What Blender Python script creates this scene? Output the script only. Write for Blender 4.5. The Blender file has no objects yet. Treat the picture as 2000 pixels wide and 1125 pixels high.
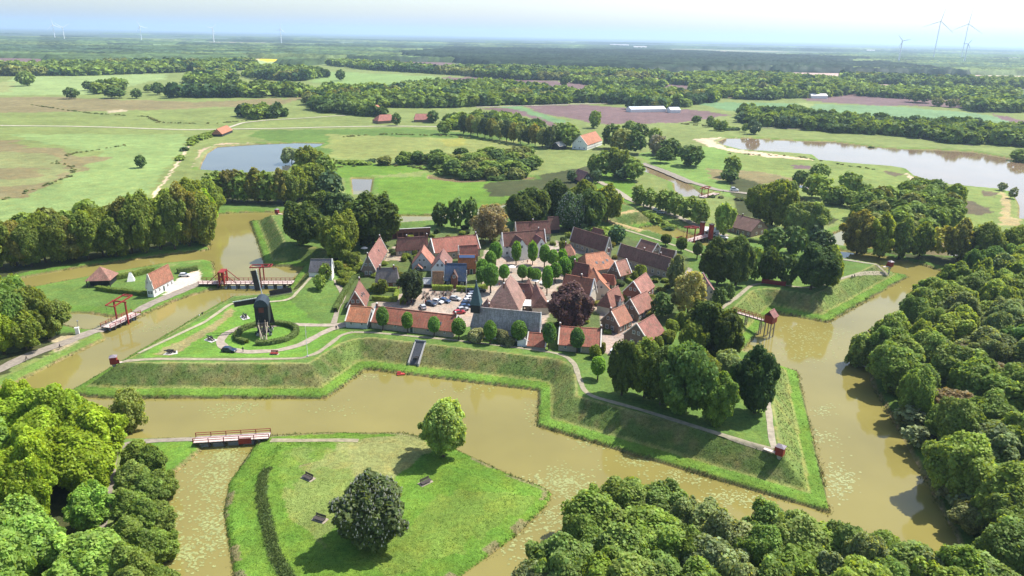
import bpy, math, random
import numpy as np
from mathutils import Vector, Matrix

# ------------------------------------------------------------------ camera, world, sun, exposure
FOC, CAM_H, ROLL = 1400.0, 95.0, math.radians(1.06)
PITCH = math.radians(19.4327)
sc = bpy.context.scene
COL = sc.collection
cam_d = bpy.data.cameras.new("camera"); cam = bpy.data.objects.new("camera", cam_d); COL.objects.link(cam)
cam_d.sensor_width = 36.0; cam_d.lens = FOC / 2000 * 36; cam_d.clip_start = 1.0; cam_d.clip_end = 90000
cam.matrix_world = Matrix.Translation((0, 0, CAM_H)) @ Matrix.Rotation(math.pi/2 - PITCH, 4, 'X') @ Matrix.Rotation(ROLL, 4, 'Z')
sc.camera = cam
SUN_EL, SUN_AZ = math.radians(55), math.radians(29)          # azimuth measured from +X towards +Y
sv = Vector((math.cos(SUN_EL)*math.cos(SUN_AZ), math.cos(SUN_EL)*math.sin(SUN_AZ), math.sin(SUN_EL)))
world = bpy.data.worlds.new("World"); sc.world = world; world.use_nodes = True
wn = world.node_tree.nodes; wl = world.node_tree.links
sky = wn.new('ShaderNodeTexSky'); sky.sky_type = 'NISHITA'; sky.sun_disc = False
sky.sun_elevation = SUN_EL; sky.sun_rotation = math.pi/2 - SUN_AZ
sky.altitude = 100; sky.air_density = 1.0; sky.dust_density = 1.6; sky.ozone_density = 1.0
wl.new(sky.outputs[0], wn['Background'].inputs[0]); wn['Background'].inputs[1].default_value = 0.14
sun_d = bpy.data.lights.new("sun", 'SUN'); sun_d.energy = 5.0; sun_d.angle = math.radians(0.5); sun_d.color = (1.0, 0.955, 0.88)
sun = bpy.data.objects.new("sun", sun_d); COL.objects.link(sun); sun.rotation_euler = sv.to_track_quat('Z', 'Y').to_euler()
sc.view_settings.view_transform = 'Standard'; sc.view_settings.look = 'None'; sc.view_settings.exposure = 0.74; sc.view_settings.gamma = 1
sc.render.engine = 'CYCLES'
sc.cycles.use_denoising = True
sc.cycles.max_bounces = 6; sc.cycles.diffuse_bounces = 2; sc.cycles.glossy_bounces = 2; sc.cycles.transmission_bounces = 3
sc.cycles.transparent_max_bounces = 6; sc.cycles.volume_bounces = 2; sc.cycles.volume_max_steps = 64
sc.cycles.caustics_reflective = False; sc.cycles.caustics_refractive = False; sc.cycles.sample_clamp_indirect = 4

# ------------------------------------------------------------------ helpers
RNG = np.random.default_rng(7); random.seed(7)
cr, sr, cp, sp = math.cos(ROLL), math.sin(ROLL), math.cos(PITCH), math.sin(PITCH)
def G(px, py, z=0.0):
    """world point at height z under a point of the 2000 px wide survey picture"""
    u = px - 1000; v = 562.5 - py
    a = u*cr - v*sr; b = u*sr + v*cr
    t = (z - CAM_H) / (-FOC*sp + b*cp)
    return np.array((a*t, (FOC*cp + b*sp)*t))
def GP(pts, z=0.0): return np.array([G(p[0], p[1], z) for p in pts])
def depth(y): return y*cp + CAM_H*sp
def tag(o, label=None, cat=None, group=None, kind=None):
    if label: o['label'] = label
    if cat: o['category'] = cat
    if group: o['group'] = group
    if kind: o['kind'] = kind
    return o
def mesh_np(name, V, faces, mats=(), fmat=None, smooth=False):
    """V (n,3); faces: array (m,k) or list of arrays of one k each"""
    me = bpy.data.meshes.new(name)
    fl = faces if isinstance(faces, list) and isinstance(faces[0], np.ndarray) else [faces]
    fl = [np.asarray(f, dtype=np.int32) for f in fl if len(f)]
    V = np.asarray(V, dtype=np.float32)
    me.vertices.add(len(V)); me.vertices.foreach_set('co', V.ravel())
    idx = np.concatenate([f.ravel() for f in fl]); tot = np.concatenate([np.full(len(f), f.shape[1], np.int32) for f in fl])
    st = np.concatenate([[0], np.cumsum(tot)[:-1]]).astype(np.int32)
    me.loops.add(len(idx)); me.loops.foreach_set('vertex_index', idx)
    me.polygons.add(len(tot)); me.polygons.foreach_set('loop_start', st); me.polygons.foreach_set('loop_total', tot)
    for m in mats: me.materials.append(m)
    if fmat is not None: me.polygons.foreach_set('material_index', np.asarray(fmat, np.int32))
    if smooth: me.polygons.foreach_set('use_smooth', np.ones(len(tot), bool))
    me.update(calc_edges=True)
    return me
def vcol(me, C, name='col'):
    a = me.color_attributes.new(name, 'FLOAT_COLOR', 'POINT')
    C = np.asarray(C, np.float32)
    if C.shape[1] == 3: C = np.concatenate([C, np.ones((len(C), 1), np.float32)], 1)
    a.data.foreach_set('color', C.ravel())
def ob(name, me, parent=None, loc=None):
    o = bpy.data.objects.new(name, me); COL.objects.link(o)
    if parent: o.parent = parent
    if loc is not None: o.location = loc
    return o
def empty(name, loc, rz=0.0, label=None, cat=None, group=None):
    o = bpy.data.objects.new(name, None); COL.objects.link(o); o.empty_display_size = 0.5
    o.location = loc; o.rotation_euler = (0, 0, rz)
    return tag(o, label, cat, group)
class MB:
    """collects boxes, prisms, tubes; build() links ONE mesh object"""
    def __init__(s): s.v = []; s.f = []; s.m = []
    def add(s, V, F, m=0):
        b = len(s.v); s.v += [tuple(map(float, p)) for p in V]; s.f += [tuple(b+i for i in f) for f in F]; s.m += [m]*len(F)
    def box(s, c, d, m=0, rz=0.0, taper=1.0):
        x, y, z = d[0]/2, d[1]/2, d[2]/2; c_, s_ = math.cos(rz), math.sin(rz); V = []
        for dz, t in ((-z, 1), (z, taper)):
            for dx, dy in ((-x, -y), (x, -y), (x, y), (-x, y)):
                V.append((c[0]+(dx*c_-dy*s_)*t, c[1]+(dx*s_+dy*c_)*t, c[2]+dz))
        s.add(V, [(3, 2, 1, 0), (4, 5, 6, 7), (0, 1, 5, 4), (1, 2, 6, 5), (2, 3, 7, 6), (3, 0, 4, 7)], m)
    def bar(s, a, b, w, h=None, m=0, n=4):
        a = Vector(a); b = Vector(b); d = (b-a).normalized(); h = h or w
        up = Vector((0, 0, 1)) if abs(d.z) < 0.95 else Vector((1, 0, 0))
        x = d.cross(up).normalized(); y = x.cross(d).normalized(); V = []
        for p in (a, b):
            for k in range(n):
                t = 2*math.pi*(k+0.5)/n; q = 1.4142 if n == 4 else 1
                V.append(p + x*(math.cos(t)*w/2*q) + y*(math.sin(t)*h/2*q))
        F = [tuple(range(n))[::-1], tuple(range(n, 2*n))] + [(k, (k+1) % n, n+(k+1) % n, n+k) for k in range(n)]
        s.add(V, F, m)
    def tube(s, pts, r, m=0, n=8):
        """tapered round tube along pts with radii r"""
        pts = [Vector(p) for p in pts]; V = []; F = []
        for i, p in enumerate(pts):
            d = (pts[min(i+1, len(pts)-1)] - pts[max(i-1, 0)]).normalized()
            up = Vector((0, 0, 1)) if abs(d.z) < 0.95 else Vector((1, 0, 0))
            x = d.cross(up).normalized(); y = x.cross(d).normalized()
            ri = r[i] if hasattr(r, '__len__') else r
            for k in range(n):
                t = 2*math.pi*k/n; V.append(p + x*math.cos(t)*ri + y*math.sin(t)*ri)
        for i in range(len(pts)-1):
            for k in range(n):
                F.append((i*n+k, i*n+(k+1) % n, (i+1)*n+(k+1) % n, (i+1)*n+k))
        F.append(tuple(range(n))[::-1]); F.append(tuple(range((len(pts)-1)*n, len(pts)*n)))
        s.add(V, F, m)
    def lathe(s, prof, m=0, n=12, c=(0, 0)):
        V = []; F = []
        for r, z in prof:
            for k in range(n): t = 2*math.pi*k/n; V.append((c[0]+r*math.cos(t), c[1]+r*math.sin(t), z))
        for i in range(len(prof)-1):
            for k in range(n): F.append((i*n+k, i*n+(k+1) % n, (i+1)*n+(k+1) % n, (i+1)*n+k))
        F.append(tuple(range(n))[::-1]); F.append(tuple(range((len(prof)-1)*n, len(prof)*n)))
        s.add(V, F, m)
    def mesh(s, name, mats, smooth=False):
        me = bpy.data.meshes.new(name); me.from_pydata(s.v, [], s.f)
        for mm in (mats if isinstance(mats, (list, tuple)) else [mats]): me.materials.append(mm)
        me.polygons.foreach_set('material_index', s.m)
        if smooth: me.polygons.foreach_set('use_smooth', [True]*len(s.f))
        me.update(); return me
    def build(s, name, mats, parent=None, smooth=False): return ob(name, s.mesh(name, mats, smooth), parent)

def nmat(name):
    m = bpy.data.materials.new(name); m.use_nodes = True; nt = m.node_tree
    return m, nt.nodes, nt.links, nt.nodes['Principled BSDF']
def mat(name, c, rough=0.7, var=0.15, scale=1.5, bump=0.0, metal=0.0, spec=0.3, obj=False):
    """plain surface colour with mottled wear"""
    m, N, L, B = nmat(name)
    tc = N.new('ShaderNodeTexCoord'); nz = N.new('ShaderNodeTexNoise'); nz.inputs['Scale'].default_value = scale; nz.inputs['Detail'].default_value = 5
    L.new(tc.outputs['Object'], nz.inputs['Vector'])
    mr = N.new('ShaderNodeMapRange'); mr.inputs['From Min'].default_value = 0.3; mr.inputs['From Max'].default_value = 0.7
    mr.inputs['To Min'].default_value = 1-var; mr.inputs['To Max'].default_value = 1+var; L.new(nz.outputs['Fac'], mr.inputs['Value'])
    mx = N.new('ShaderNodeVectorMath'); mx.operation = 'SCALE'
    if obj:
        oi = N.new('ShaderNodeObjectInfo'); L.new(oi.outputs['Color'], mx.inputs[0])
    else: mx.inputs[0].default_value = c
    L.new(mr.outputs[0], mx.inputs['Scale']); L.new(mx.outputs[0], B.inputs['Base Color'])
    B.inputs['Roughness'].default_value = rough; B.inputs['Metallic'].default_value = metal; B.inputs['Specular IOR Level'].default_value = spec
    if bump:
        bp = N.new('ShaderNodeBump'); bp.inputs['Strength'].default_value = bump; bp.inputs['Distance'].default_value = 0.1
        L.new(nz.outputs['Fac'], bp.inputs['Height']); L.new(bp.outputs[0], B.inputs['Normal'])
    return m
def hashn(ix, iy, seed):
    h = (ix.astype(np.int64)*374761393 + iy.astype(np.int64)*668265263 + seed*974634) & 0x7fffffff
    h = ((h ^ (h >> 13)) * 1274126177) & 0x7fffffff
    return ((h ^ (h >> 16)) & 0xffff) / 65535.0
def vnoise(x, y, s, seed=0):
    x = np.asarray(x)/s; y = np.asarray(y)/s; ix = np.floor(x); iy = np.floor(y); fx = x-ix; fy = y-iy
    fx = fx*fx*(3-2*fx); fy = fy*fy*(3-2*fy)
    a = hashn(ix, iy, seed); b = hashn(ix+1, iy, seed); c = hashn(ix, iy+1, seed); d = hashn(ix+1, iy+1, seed)
    return (a*(1-fx)+b*fx)*(1-fy) + (c*(1-fx)+d*fx)*fy
def inpoly(x, y, P):
    r = np.zeros(x.shape, bool); lo = P.min(0); hi = P.max(0)
    q = np.nonzero((x >= lo[0]) & (x <= hi[0]) & (y >= lo[1]) & (y <= hi[1]))[0]
    if not len(q): return r
    xx = x[q]; yy = y[q]; c = np.zeros(len(q), bool)
    for i in range(len(P)):
        x0, y0 = P[i]; x1, y1 = P[(i+1) % len(P)]
        if y0 == y1: continue
        k = ((y0 > yy) != (y1 > yy)) & (xx < (x1-x0)*(yy-y0)/(y1-y0)+x0); c ^= k
    r[q] = c; return r
def segdist(x, y, P, cap, closed=True):
    d = np.full(x.shape, cap, float); n = len(P)
    for i in range(n if closed else n-1):
        a = P[i]; b = P[(i+1) % n]
        q = np.nonzero((x > min(a[0], b[0])-cap) & (x < max(a[0], b[0])+cap) & (y > min(a[1], b[1])-cap) & (y < max(a[1], b[1])+cap))[0]
        if not len(q): continue
        e = b-a; t = np.clip(((x[q]-a[0])*e[0]+(y[q]-a[1])*e[1])/(e@e+1e-9), 0, 1)
        d[q] = np.minimum(d[q], np.hypot(x[q]-a[0]-t*e[0], y[q]-a[1]-t*e[1]))
    return d
# ------------------------------------------------------------------ terrain
FORT = GP([(638,779),(715,722),(1052,764),(1049,833),(1622,1004),(1558,728),(1446,691),(1515,611),(1617,631),(1775,540),(1447,482),(1388,494),(1224,449),(1290,440),
           (1262,420),(1225,410),(1180,396),(1130,388),(953,415),(968,433),(783,446),(754,430),(488,433),(505,480),(517,520),(594,522),(543,585),(432,592),(128,772),(200,778)])
MOAT = GP([(285,857),(120,862),(-60,840),(-90,790),(32,749),(120,704),(206,663),(200,646),(150,643),(118,634),(40,628),(-40,600),(-30,560),(55,541),(132,527),(225,513),(300,502),(345,496),(409,489),
           (411,450),(413,419),(470,416),(534,415),(600,411),(690,414),(780,421),(850,421),(900,414),(1000,397),(1100,382),(1190,384),(1214,396),(1245,411),(1275,423),(1303,435),(1325,450),(1372,466),
           (1400,472),(1483,475),(1600,484),(1700,497),(1800,518),(1868,539),(1874,556),(1815,585),(1730,640),(1690,680),(1702,750),(1740,815),(1790,905),(1832,985),(1868,1050),(1892,1110),
           (1830,1150),(1700,1130),(1560,1105),(1350,1075),(1190,1105),(1060,1190),(1000,1290),(700,1400),(420,1400),(290,1260),(293,1125),(299,990),(320,943),(393,881),(386,857),(340,857)])
RAV = GP([(500,868),(527,853),(640,847),(790,848),(835,858),(900,884),(1000,931),(1060,953),(1077,965),(1068,987),(1000,1053),(905,1122),(820,1180),(650,1240),(500,1210),(457,1125),(447,1060),(438,1000),(447,945),(475,905)])
ISLE = GP([(267,622),(340,589),(428,562),(430,552),(421,540),(417,513),(400,508),(330,514),(230,531),(130,549),(60,563),(10,585),(40,606),(118,611),(170,612),(215,619),(258,614)])
POND = GP([(390,332),(395,318),(405,300),(425,287),(500,282),(580,279),(632,280),(625,286),(595,293),(560,335),(470,338)])
LAKE = GP([(1402,277),(1420,270),(1465,270),(1530,274),(1630,277),(1690,285),(1735,290),(1830,293),(1900,297),(1975,310),(2060,325),(2300,380),(2300,440),(2080,432),(1990,428),(1991,404),(1985,390),(1975,376),(1955,370),
           (1880,363),(1810,356),(1785,343),(1770,330),(1740,325),(1660,319),(1600,313),(1588,303),(1530,298),(1450,293),(1410,283)])
SLIT = GP([(686,349),(728,349),(723,381),(690,381)])
CANAL = GP([(1225,318),(1262,322),(1345,360),(1376,384),(1330,385),(1317,370),(1317,358),(1255,334)])
OUTE = GP([(1612,478),(1607,466),(1650,447),(1760,470),(2060,488),(2060,514),(1800,498),(1645,481)])
OUTN = GP([(835,343),(900,350),(1040,346),(1045,351),(900,358),(835,350)])
OUTW = GP([(415,366),(500,368),(585,372),(585,381),(500,380),(415,377)])
OUTL = GP([(228,462),(265,452),(330,446),(330,458),(268,466),(230,476)])
BITS = GP([(1562,360),(1590,365),(1590,372),(1560,368)])
WATERS = [MOAT, POND, LAKE, SLIT, CANAL, OUTE, OUTN, OUTW, OUTL, BITS]
LANDS = [FORT, RAV, ISLE]
VILLAGE = GP([(700,560),(760,590),(880,620),(1000,640),(1190,668),(1330,600),(1340,520),(1180,450),(1000,430),(760,455)], 4)
FX = np.array([0, .4, 2.2, 3.6, 4.1, 9.6, 10.3, 12.6, 17, 26, 40, 200]); FZ = np.array([0, .75, 1.15, 1.3, 1.55, 5.85, 6.0, 6.0, 5.3, 4.8, 4.3, 4.2])
RAVX = np.array([0, .3, 1.5, 5.5, 8, 11.5, 14, 20, 60]); RAVZ = np.array([0, .5, .9, 1.2, 1.9, 2.1, 1.8, 1.8, 1.8])
LX = np.array([0, .4, 3, 30, 400]); LZ = np.array([0, .55, 1.0, 1.1, 1.1])
def sdf(x, y):
    """per point: signed shore distance (+ on land) and distance inside the fort, the ravelin"""
    inw = np.zeros(x.shape, bool); d = np.full(x.shape, 30.0)
    for P in WATERS: inw |= inpoly(x, y, P); d = np.minimum(d, segdist(x, y, P, 30.0))
    inf = inpoly(x, y, FORT); inr = inpoly(x, y, RAV); ini = inpoly(x, y, ISLE)
    inw &= ~(inf | inr | ini)
    for P in LANDS: d = np.minimum(d, segdist(x, y, P, 30.0))
    df = np.where(inf, segdist(x, y, FORT, 60.0), -1)
    dr = np.where(inr, segdist(x, y, RAV, 60.0), -1)
    return np.where(inw, -d, d), df, dr
def profile(x, y, d, df, dr):
    wob = (vnoise(x, y, 7, 3)-.5)*.9*np.clip(d, 0, 1)
    h = np.interp(d+wob*.5, LX, LZ) + (vnoise(x, y, 40, 1)-.5)*.5*np.clip(d/8, 0, 1) + (vnoise(x, y, 6, 2)-.5)*.12*np.clip(d/3, 0, 1)
    far = np.clip((np.hypot(x, y)-900)/3000, 0, 1); h = h + far*(vnoise(x, y, 900, 5)-.4)*5
    hr = np.interp(dr+wob*.4, RAVX, RAVZ) + (vnoise(x, y, 9, 4)-.5)*.15*np.clip(dr/3, 0, 1)
    hf = np.interp(df+wob*.35*(df < 10), FX, FZ) + (vnoise(x, y, 3, 6)-.5)*.22*np.clip(df/4, 0, 1)*(df < 10)
    west = (x < -52) & (y > 236) & (df > 12.6); hf = np.where(west, np.interp(df, [12.6, 14, 20, 60], [6.0, 5.6, 4.0, 3.9]), hf)
    h = np.where(dr >= 0, hr, h); h = np.where(df >= 0, hf, h)
    return np.where(d < 0, np.maximum(-1.6, d*.55-.02), h)
def height(x, y):
    x = np.atleast_1d(np.asarray(x, float)); y = np.atleast_1d(np.asarray(y, float))
    return profile(x, y, *sdf(x, y))
def hz(x, y): return float(height(x, y)[0])
def on_ground(px, py):
    """the ground point seen at a survey pixel (three fixed-point steps)"""
    z = 1.0
    for _ in range(5): p = G(px, py, z); z = .5*z+.5*hz(*p) if _ else hz(*p)
    p = G(px, py, z); return float(p[0]), float(p[1]), hz(*p)

LAWN = (.088,.15,.033); BRIGHT = (.098,.18,.024); MEADOW = (.15,.19,.058); PALE = (.2,.225,.085); DRY = (.3,.25,.12); OLIVE = (.095,.118,.034)
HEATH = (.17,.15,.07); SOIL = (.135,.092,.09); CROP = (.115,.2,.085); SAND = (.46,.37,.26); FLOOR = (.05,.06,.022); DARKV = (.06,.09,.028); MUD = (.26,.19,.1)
ZONES = [  # (colour, edge noise in m, polygon in survey pixels), painted in order
 (MEADOW,30,[(-200,135),(700,125),(1100,150),(1500,190),(2300,250),(2300,440),(-300,460)]),
 ((.17,.24,.08),12,[(-200,445),(0,440),(120,425),(215,420),(290,370),(330,330),(365,285),(355,262),(0,262),(200,300),(150,345),(60,380),(-100,400)]),
 (HEATH,25,[(-300,285),(0,275),(110,292),(190,308),(140,335),(150,345),(60,385),(-300,410)]),
 ((.17,.19,.075),20,[(-300,300),(60,300),(150,320),(90,360),(-300,395)]), (HEATH,15,[(-100,330),(90,330),(60,350),(-100,355)]),
 (HEATH,25,[(-200,190),(120,190),(380,200),(600,190),(560,205),(300,215),(-200,225)]),
 ((.32,.28,.18),8,[(208,217),(245,213),(243,217),(214,221)]),
 ((.2,.27,.1),30,[(-300,165),(0,163),(40,150),(330,145),(300,160),(150,185),(-300,192)]),
 ((.16,.24,.075),30,[(640,140),(860,150),(900,172),(700,168),(600,160)]),
 (PALE,20,[(-100,165),(30,160),(20,180),(-100,185)]),
 (LAWN,10,[(500,255),(800,250),(1000,268),(1060,290),(1000,300),(760,300),(640,300),(480,265)]),
 ((.17,.2,.06),10,[(640,262),(1010,275),(1060,300),(980,310),(640,310)]),
 ((.2,.21,.05),8,[(860,275),(905,268),(915,282),(880,288)]),
 (BRIGHT,6,[(690,318),(830,325),(850,332),(690,347),(640,350),(640,320)]), (BRIGHT,4,[(728,348),(880,345),(1060,352),(1160,330),(1240,345),(1230,400),(1000,400),(840,418),(742,415)]),
 ((.13,.21,.05),8,[(1240,300),(1400,285),(1500,300),(1560,330),(1540,390),(1420,385),(1330,350)]),
 ((.15,.2,.055),10,[(1420,295),(1580,308),(1760,330),(1800,356),(1980,375),(1990,440),(1800,460),(1500,400)]),
 (HEATH,6,[(1380,330),(1480,335),(1560,352),(1470,362),(1390,350)]), (SOIL,4,[(1545,322),(1590,325),(1580,331),(1550,329)]), ((.1,.085,.05),3,[(1728,332),(1765,340),(1750,346),(1730,340)]),
 ((.1,.085,.05),4,[(1870,390),(1905,395),(1945,415),(1900,420),(1860,410)]), ((.1,.085,.05),3,[(1920,372),(1950,378),(1940,385),(1918,382)]),
 (SAND,5,[(1350,272),(1400,268),(1470,268),(1420,272),(1404,280),(1415,288),(1500,300),(1600,314),(1500,308),(1400,290)]),
 (SAND,3,[(1765,330),(1800,355),(1850,366),(1815,360),(1780,352)]), (DRY,4,[(1955,372),(1990,400),(1995,440),(1950,440),(1960,400)]),
 ((.36,.28,.19),3,[(375,325),(392,292),(430,280),(630,277),(634,281),(425,289),(398,330)]),
 (SAND,2,[(340,325),(365,285),(370,287),(344,328)]), (SAND,2,[(295,385),(340,325),(343,327),(300,388)]),
 (SOIL,10,[(1020,207),(1145,205),(1280,216),(1340,213),(1430,225),(1330,240),(1180,243),(1060,222)]), (SOIL,8,[(938,212),(1015,210),(1110,240),(1080,248),(1020,225)]), (CROP,8,[(975,209),(1020,207),(1065,224),(1110,238),(1090,243),(1010,214)]),
 (SOIL,20,[(860,150),(1000,152),(1160,165),(1200,174),(1180,179),(1000,168),(880,158)]), (SOIL,20,[(1120,158),(1300,162),(1480,180),(1430,192),(1330,178)]), (PALE,20,[(1010,170),(1150,175),(1190,185),(1100,182)]),
 (SOIL,25,[(735,112),(850,119),(940,132),(870,133),(760,122)]), (CROP,25,[(560,112),(735,112),(780,128),(560,124)]), ((.55,.42,.02),10,[(495,113),(545,112),(562,119),(520,122)]),
 (SOIL,25,[(-100,112),(100,110),(80,126),(-100,130)]), (PALE,20,[(300,112),(500,112),(500,118),(310,118)]),
 ((.13,.215,.1),12,[(1590,203),(1760,209),(1912,222),(2100,262),(2000,262),(1840,256),(1700,238),(1575,226)]), (CROP,10,[(1340,199),(1592,203),(1578,229),(1420,216)]), ((.2,.25,.09),6,[(1560,201),(1590,203),(1575,226),(1555,224)]), (SOIL,10,[(1940,222),(2100,262),(2100,275),(1960,235)]),
 (SOIL,30,[(1770,126),(2200,140),(2200,160),(1850,138)]), (SOIL,20,[(1560,182),(1900,182),(2100,196),(1960,212),(1700,206),(1590,198)]), (PALE,20,[(1700,160),(2000,165),(2000,175),(1800,172)]), ((.2,.24,.1),30,[(1440,128),(1640,122),(1660,128),(1500,134)]),
 (LAWN,4,[(-100,690),(0,680),(60,560),(420,505),(435,560),(270,630)]), 
 (SAND,2,[(372,532),(387,527),(389,549),(350,556)]), ((.45,.4,.33),1.5,[(346,545),(386,527),(392,551),(330,575),(318,578)]),
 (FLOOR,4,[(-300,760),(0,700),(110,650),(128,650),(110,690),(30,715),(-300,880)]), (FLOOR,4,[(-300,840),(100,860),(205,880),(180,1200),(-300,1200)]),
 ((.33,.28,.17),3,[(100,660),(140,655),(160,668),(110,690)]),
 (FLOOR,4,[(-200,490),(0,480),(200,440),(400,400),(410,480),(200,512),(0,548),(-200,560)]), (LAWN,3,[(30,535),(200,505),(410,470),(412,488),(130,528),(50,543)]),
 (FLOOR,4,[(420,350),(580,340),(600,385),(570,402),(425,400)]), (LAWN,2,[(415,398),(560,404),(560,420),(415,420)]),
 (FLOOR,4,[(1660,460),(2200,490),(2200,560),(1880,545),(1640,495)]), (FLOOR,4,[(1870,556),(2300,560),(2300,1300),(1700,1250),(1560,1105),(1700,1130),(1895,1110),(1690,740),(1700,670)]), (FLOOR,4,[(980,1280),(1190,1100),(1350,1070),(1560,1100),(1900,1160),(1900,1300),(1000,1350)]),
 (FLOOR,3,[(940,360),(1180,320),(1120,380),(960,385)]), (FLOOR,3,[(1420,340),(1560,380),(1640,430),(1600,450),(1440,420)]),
 (BRIGHT,3,[(286,858),(340,857),(388,857),(395,880),(320,945),(298,990),(255,990),(230,870)]), (DRY,2,[(295,975),(318,940),(310,938),(290,965)]),
]
FORTZONES = [ # inside the fort, heights near 4-6 m
 (4.4,(.085,.115,.038),2,[(672,560),(700,500),(745,462),(1000,440),(1180,450),(1345,505),(1350,560),(1310,610),(1290,660),(1180,665),(1000,650),(720,615),(672,600)]),
 (4.3,(.29,.245,.2),1,[(690,625),(725,600),(730,580),(790,572),(800,560),(880,565),(960,560),(985,535),(940,525),(945,490),(985,480),(1075,478),(1120,495),(1130,530),(1090,560),(1075,600),(1060,640),(900,640),(760,630)]),
 (4.3,(.28,.235,.19),.8,[(745,548),(768,480),(930,490),(935,500),(790,500),(772,548)]), (4.3,(.28,.24,.2),.8,[(820,560),(822,500),(836,500),(836,560)]),
 (4.3,(.28,.235,.19),.8,[(1085,470),(1125,480),(1185,492),(1190,500),(1090,492)]), (4.3,(.28,.235,.19),.8,[(1195,500),(1300,540),(1300,555),(1190,515)]), (4.3,(.29,.24,.2),.8,[(1170,600),(1235,570),(1290,560),(1290,575),(1235,640),(1195,700),(1178,685)]),
 (4.3,(.29,.25,.2),1,[(1325,560),(1345,520),(1375,560),(1390,640),(1365,640)]),
 (5.2,(.1,.2,.03),2,[(270,700),(450,600),(560,580),(640,640),(700,650),(640,690),(600,700)]), (5.9,(.2,.185,.08),1.6,[(300,690),(395,640),(455,598),(462,604),(400,652),(330,694)]),
 (4.3,(0.300,0.251,0.203),1,[(770,580),(800,572),(830,585),(930,575),(985,545),(1060,560),(1080,600),(1060,640),(930,640),(920,622),(760,598)]),
 (4.3,(0.315,0.262,0.210),1,[(940,500),(1060,500),(1110,530),(1080,570),(1000,575),(940,560)]),
 (4.3,(0.315,0.255,0.217),1,[(1178,655),(1210,645),(1235,660),(1195,700),(1180,690)]), (4.3,(0.300,0.251,0.203),1,[(1150,590),(1180,560),(1260,540),(1230,620),(1190,640)]),
 (4.3,(0.315,0.270,0.195),.8,[(737,540),(758,485),(780,490),(762,540)]), (4.6,SAND,1,[(1200,380),(1230,372),(1225,400),(1205,400)]),
 (4.6,(.07,.1,.03),2,[(720,505),(880,515),(880,540),(700,600),(680,600),(680,560)]), (4.6,(.07,.1,.03),2,[(1180,560),(1340,520),(1330,600),(1290,640)]),
 (4.3,(0.315,0.262,0.203),1,[(1330,560),(1350,545),(1365,590),(1345,600)]),
 (3.5,(.33,.25,.12),1,[(1168,437),(1225,418),(1262,422),(1292,442),(1250,462)]),
]
PATHS = [ # name, width, z mode, colour, polyline px (crest walk etc.)
 ('path',1.5,6.0,(0.306,0.265,0.184),[(232,706),(300,701),(460,702),(585,700),(620,690),(650,668),(668,650),(690,645)]),
 ('path',1.4,6.0,(0.299,0.265,0.184),[(690,645),(760,651),(880,661),(1000,675),(1085,688),(1108,697),(1123,712),(1130,735),(1140,762),(1155,774),(1250,800),(1400,846),(1452,862),(1510,878)]),
 ('path',1.5,6.0,(0.340,0.299,0.224),[(1513,876),(1508,862),(1503,820),(1500,785)]),
 ('path',1.2,6.0,(0.340,0.306,0.204),[(270,690),(330,662),(400,628),(452,592),(500,588),(545,585),(572,578),(585,566),(604,545),(614,533)]),
 ('path',1.6,6.0,(0.306,0.272,0.190),[(1408,603),(1440,580),(1468,556),(1490,549),(1520,552),(1590,561),(1640,545),(1700,527),(1737,519)]),
 ('path',1.5,6.0,(0.306,0.272,0.204),[(1737,519),(1700,515),(1650,507),(1600,500)]),
 ('path',2.6,5.2,(0.340,0.286,0.224),[(695,628),(650,633),(610,632),(570,629),(520,632),(470,637),(440,650),(428,665),(440,680),(480,688),(540,685),(590,672),(625,652),(650,640),(695,630)]),
 ('path',1.8,4.6,(0.286,0.245,0.190),[(652,632),(660,600),(672,575),(655,545)]),
 ('path',1.5,4.2,(0.340,0.306,0.204),[(1215,452),(1262,466),(1325,486),(1345,494),(1390,508),(1430,520)]),
 ('path',2.0,1.0,(0.258,0.224,0.177),[(180,1200),(192,1060),(210,960),(222,880),(240,868),(285,861),(380,856)]),
 ('path',1.6,1.8,(0.286,0.252,0.163),[(528,855),(580,856),(650,856),(700,858)]),
]
ROADS = [
 ('road',4.2,1.0,(0.272,0.235,0.190),[(-160,790),(0,722),(60,693),(130,668),(206,637)]),
 ('road',4.0,1.0,(0.272,0.235,0.190),[(266,608),(300,590),(340,574),(392,552)]),
 ('path',5.0,1.0,(.46,.42,.32),[(-150,243),(0,246),(120,247),(240,250),(366,254),(480,252),(600,250),(740,247),(900,248)]),
 ('path',4.0,1.0,(.44,.4,.31),[(440,252),(475,240),(520,235),(640,228),(740,222)]),
 ('path',6,1.0,(.42,.38,.3),[(930,210),(1000,208),(1150,203),(1300,200)]),
 ('road',5.5,1.1,(0.286,0.252,0.204),[(1255,318),(1300,335),(1345,354),(1400,371),(1460,378),(1500,380)]),
 ('road',4.5,1.1,(0.326,0.286,0.218),[(1170,355),(1205,372),(1230,390),(1270,405),(1320,422),(1370,445),(1420,462)]),
 ('path',2.5,1.0,(0.306,0.272,0.224),[(1480,250),(1700,258),(1900,285)]),
]
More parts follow.
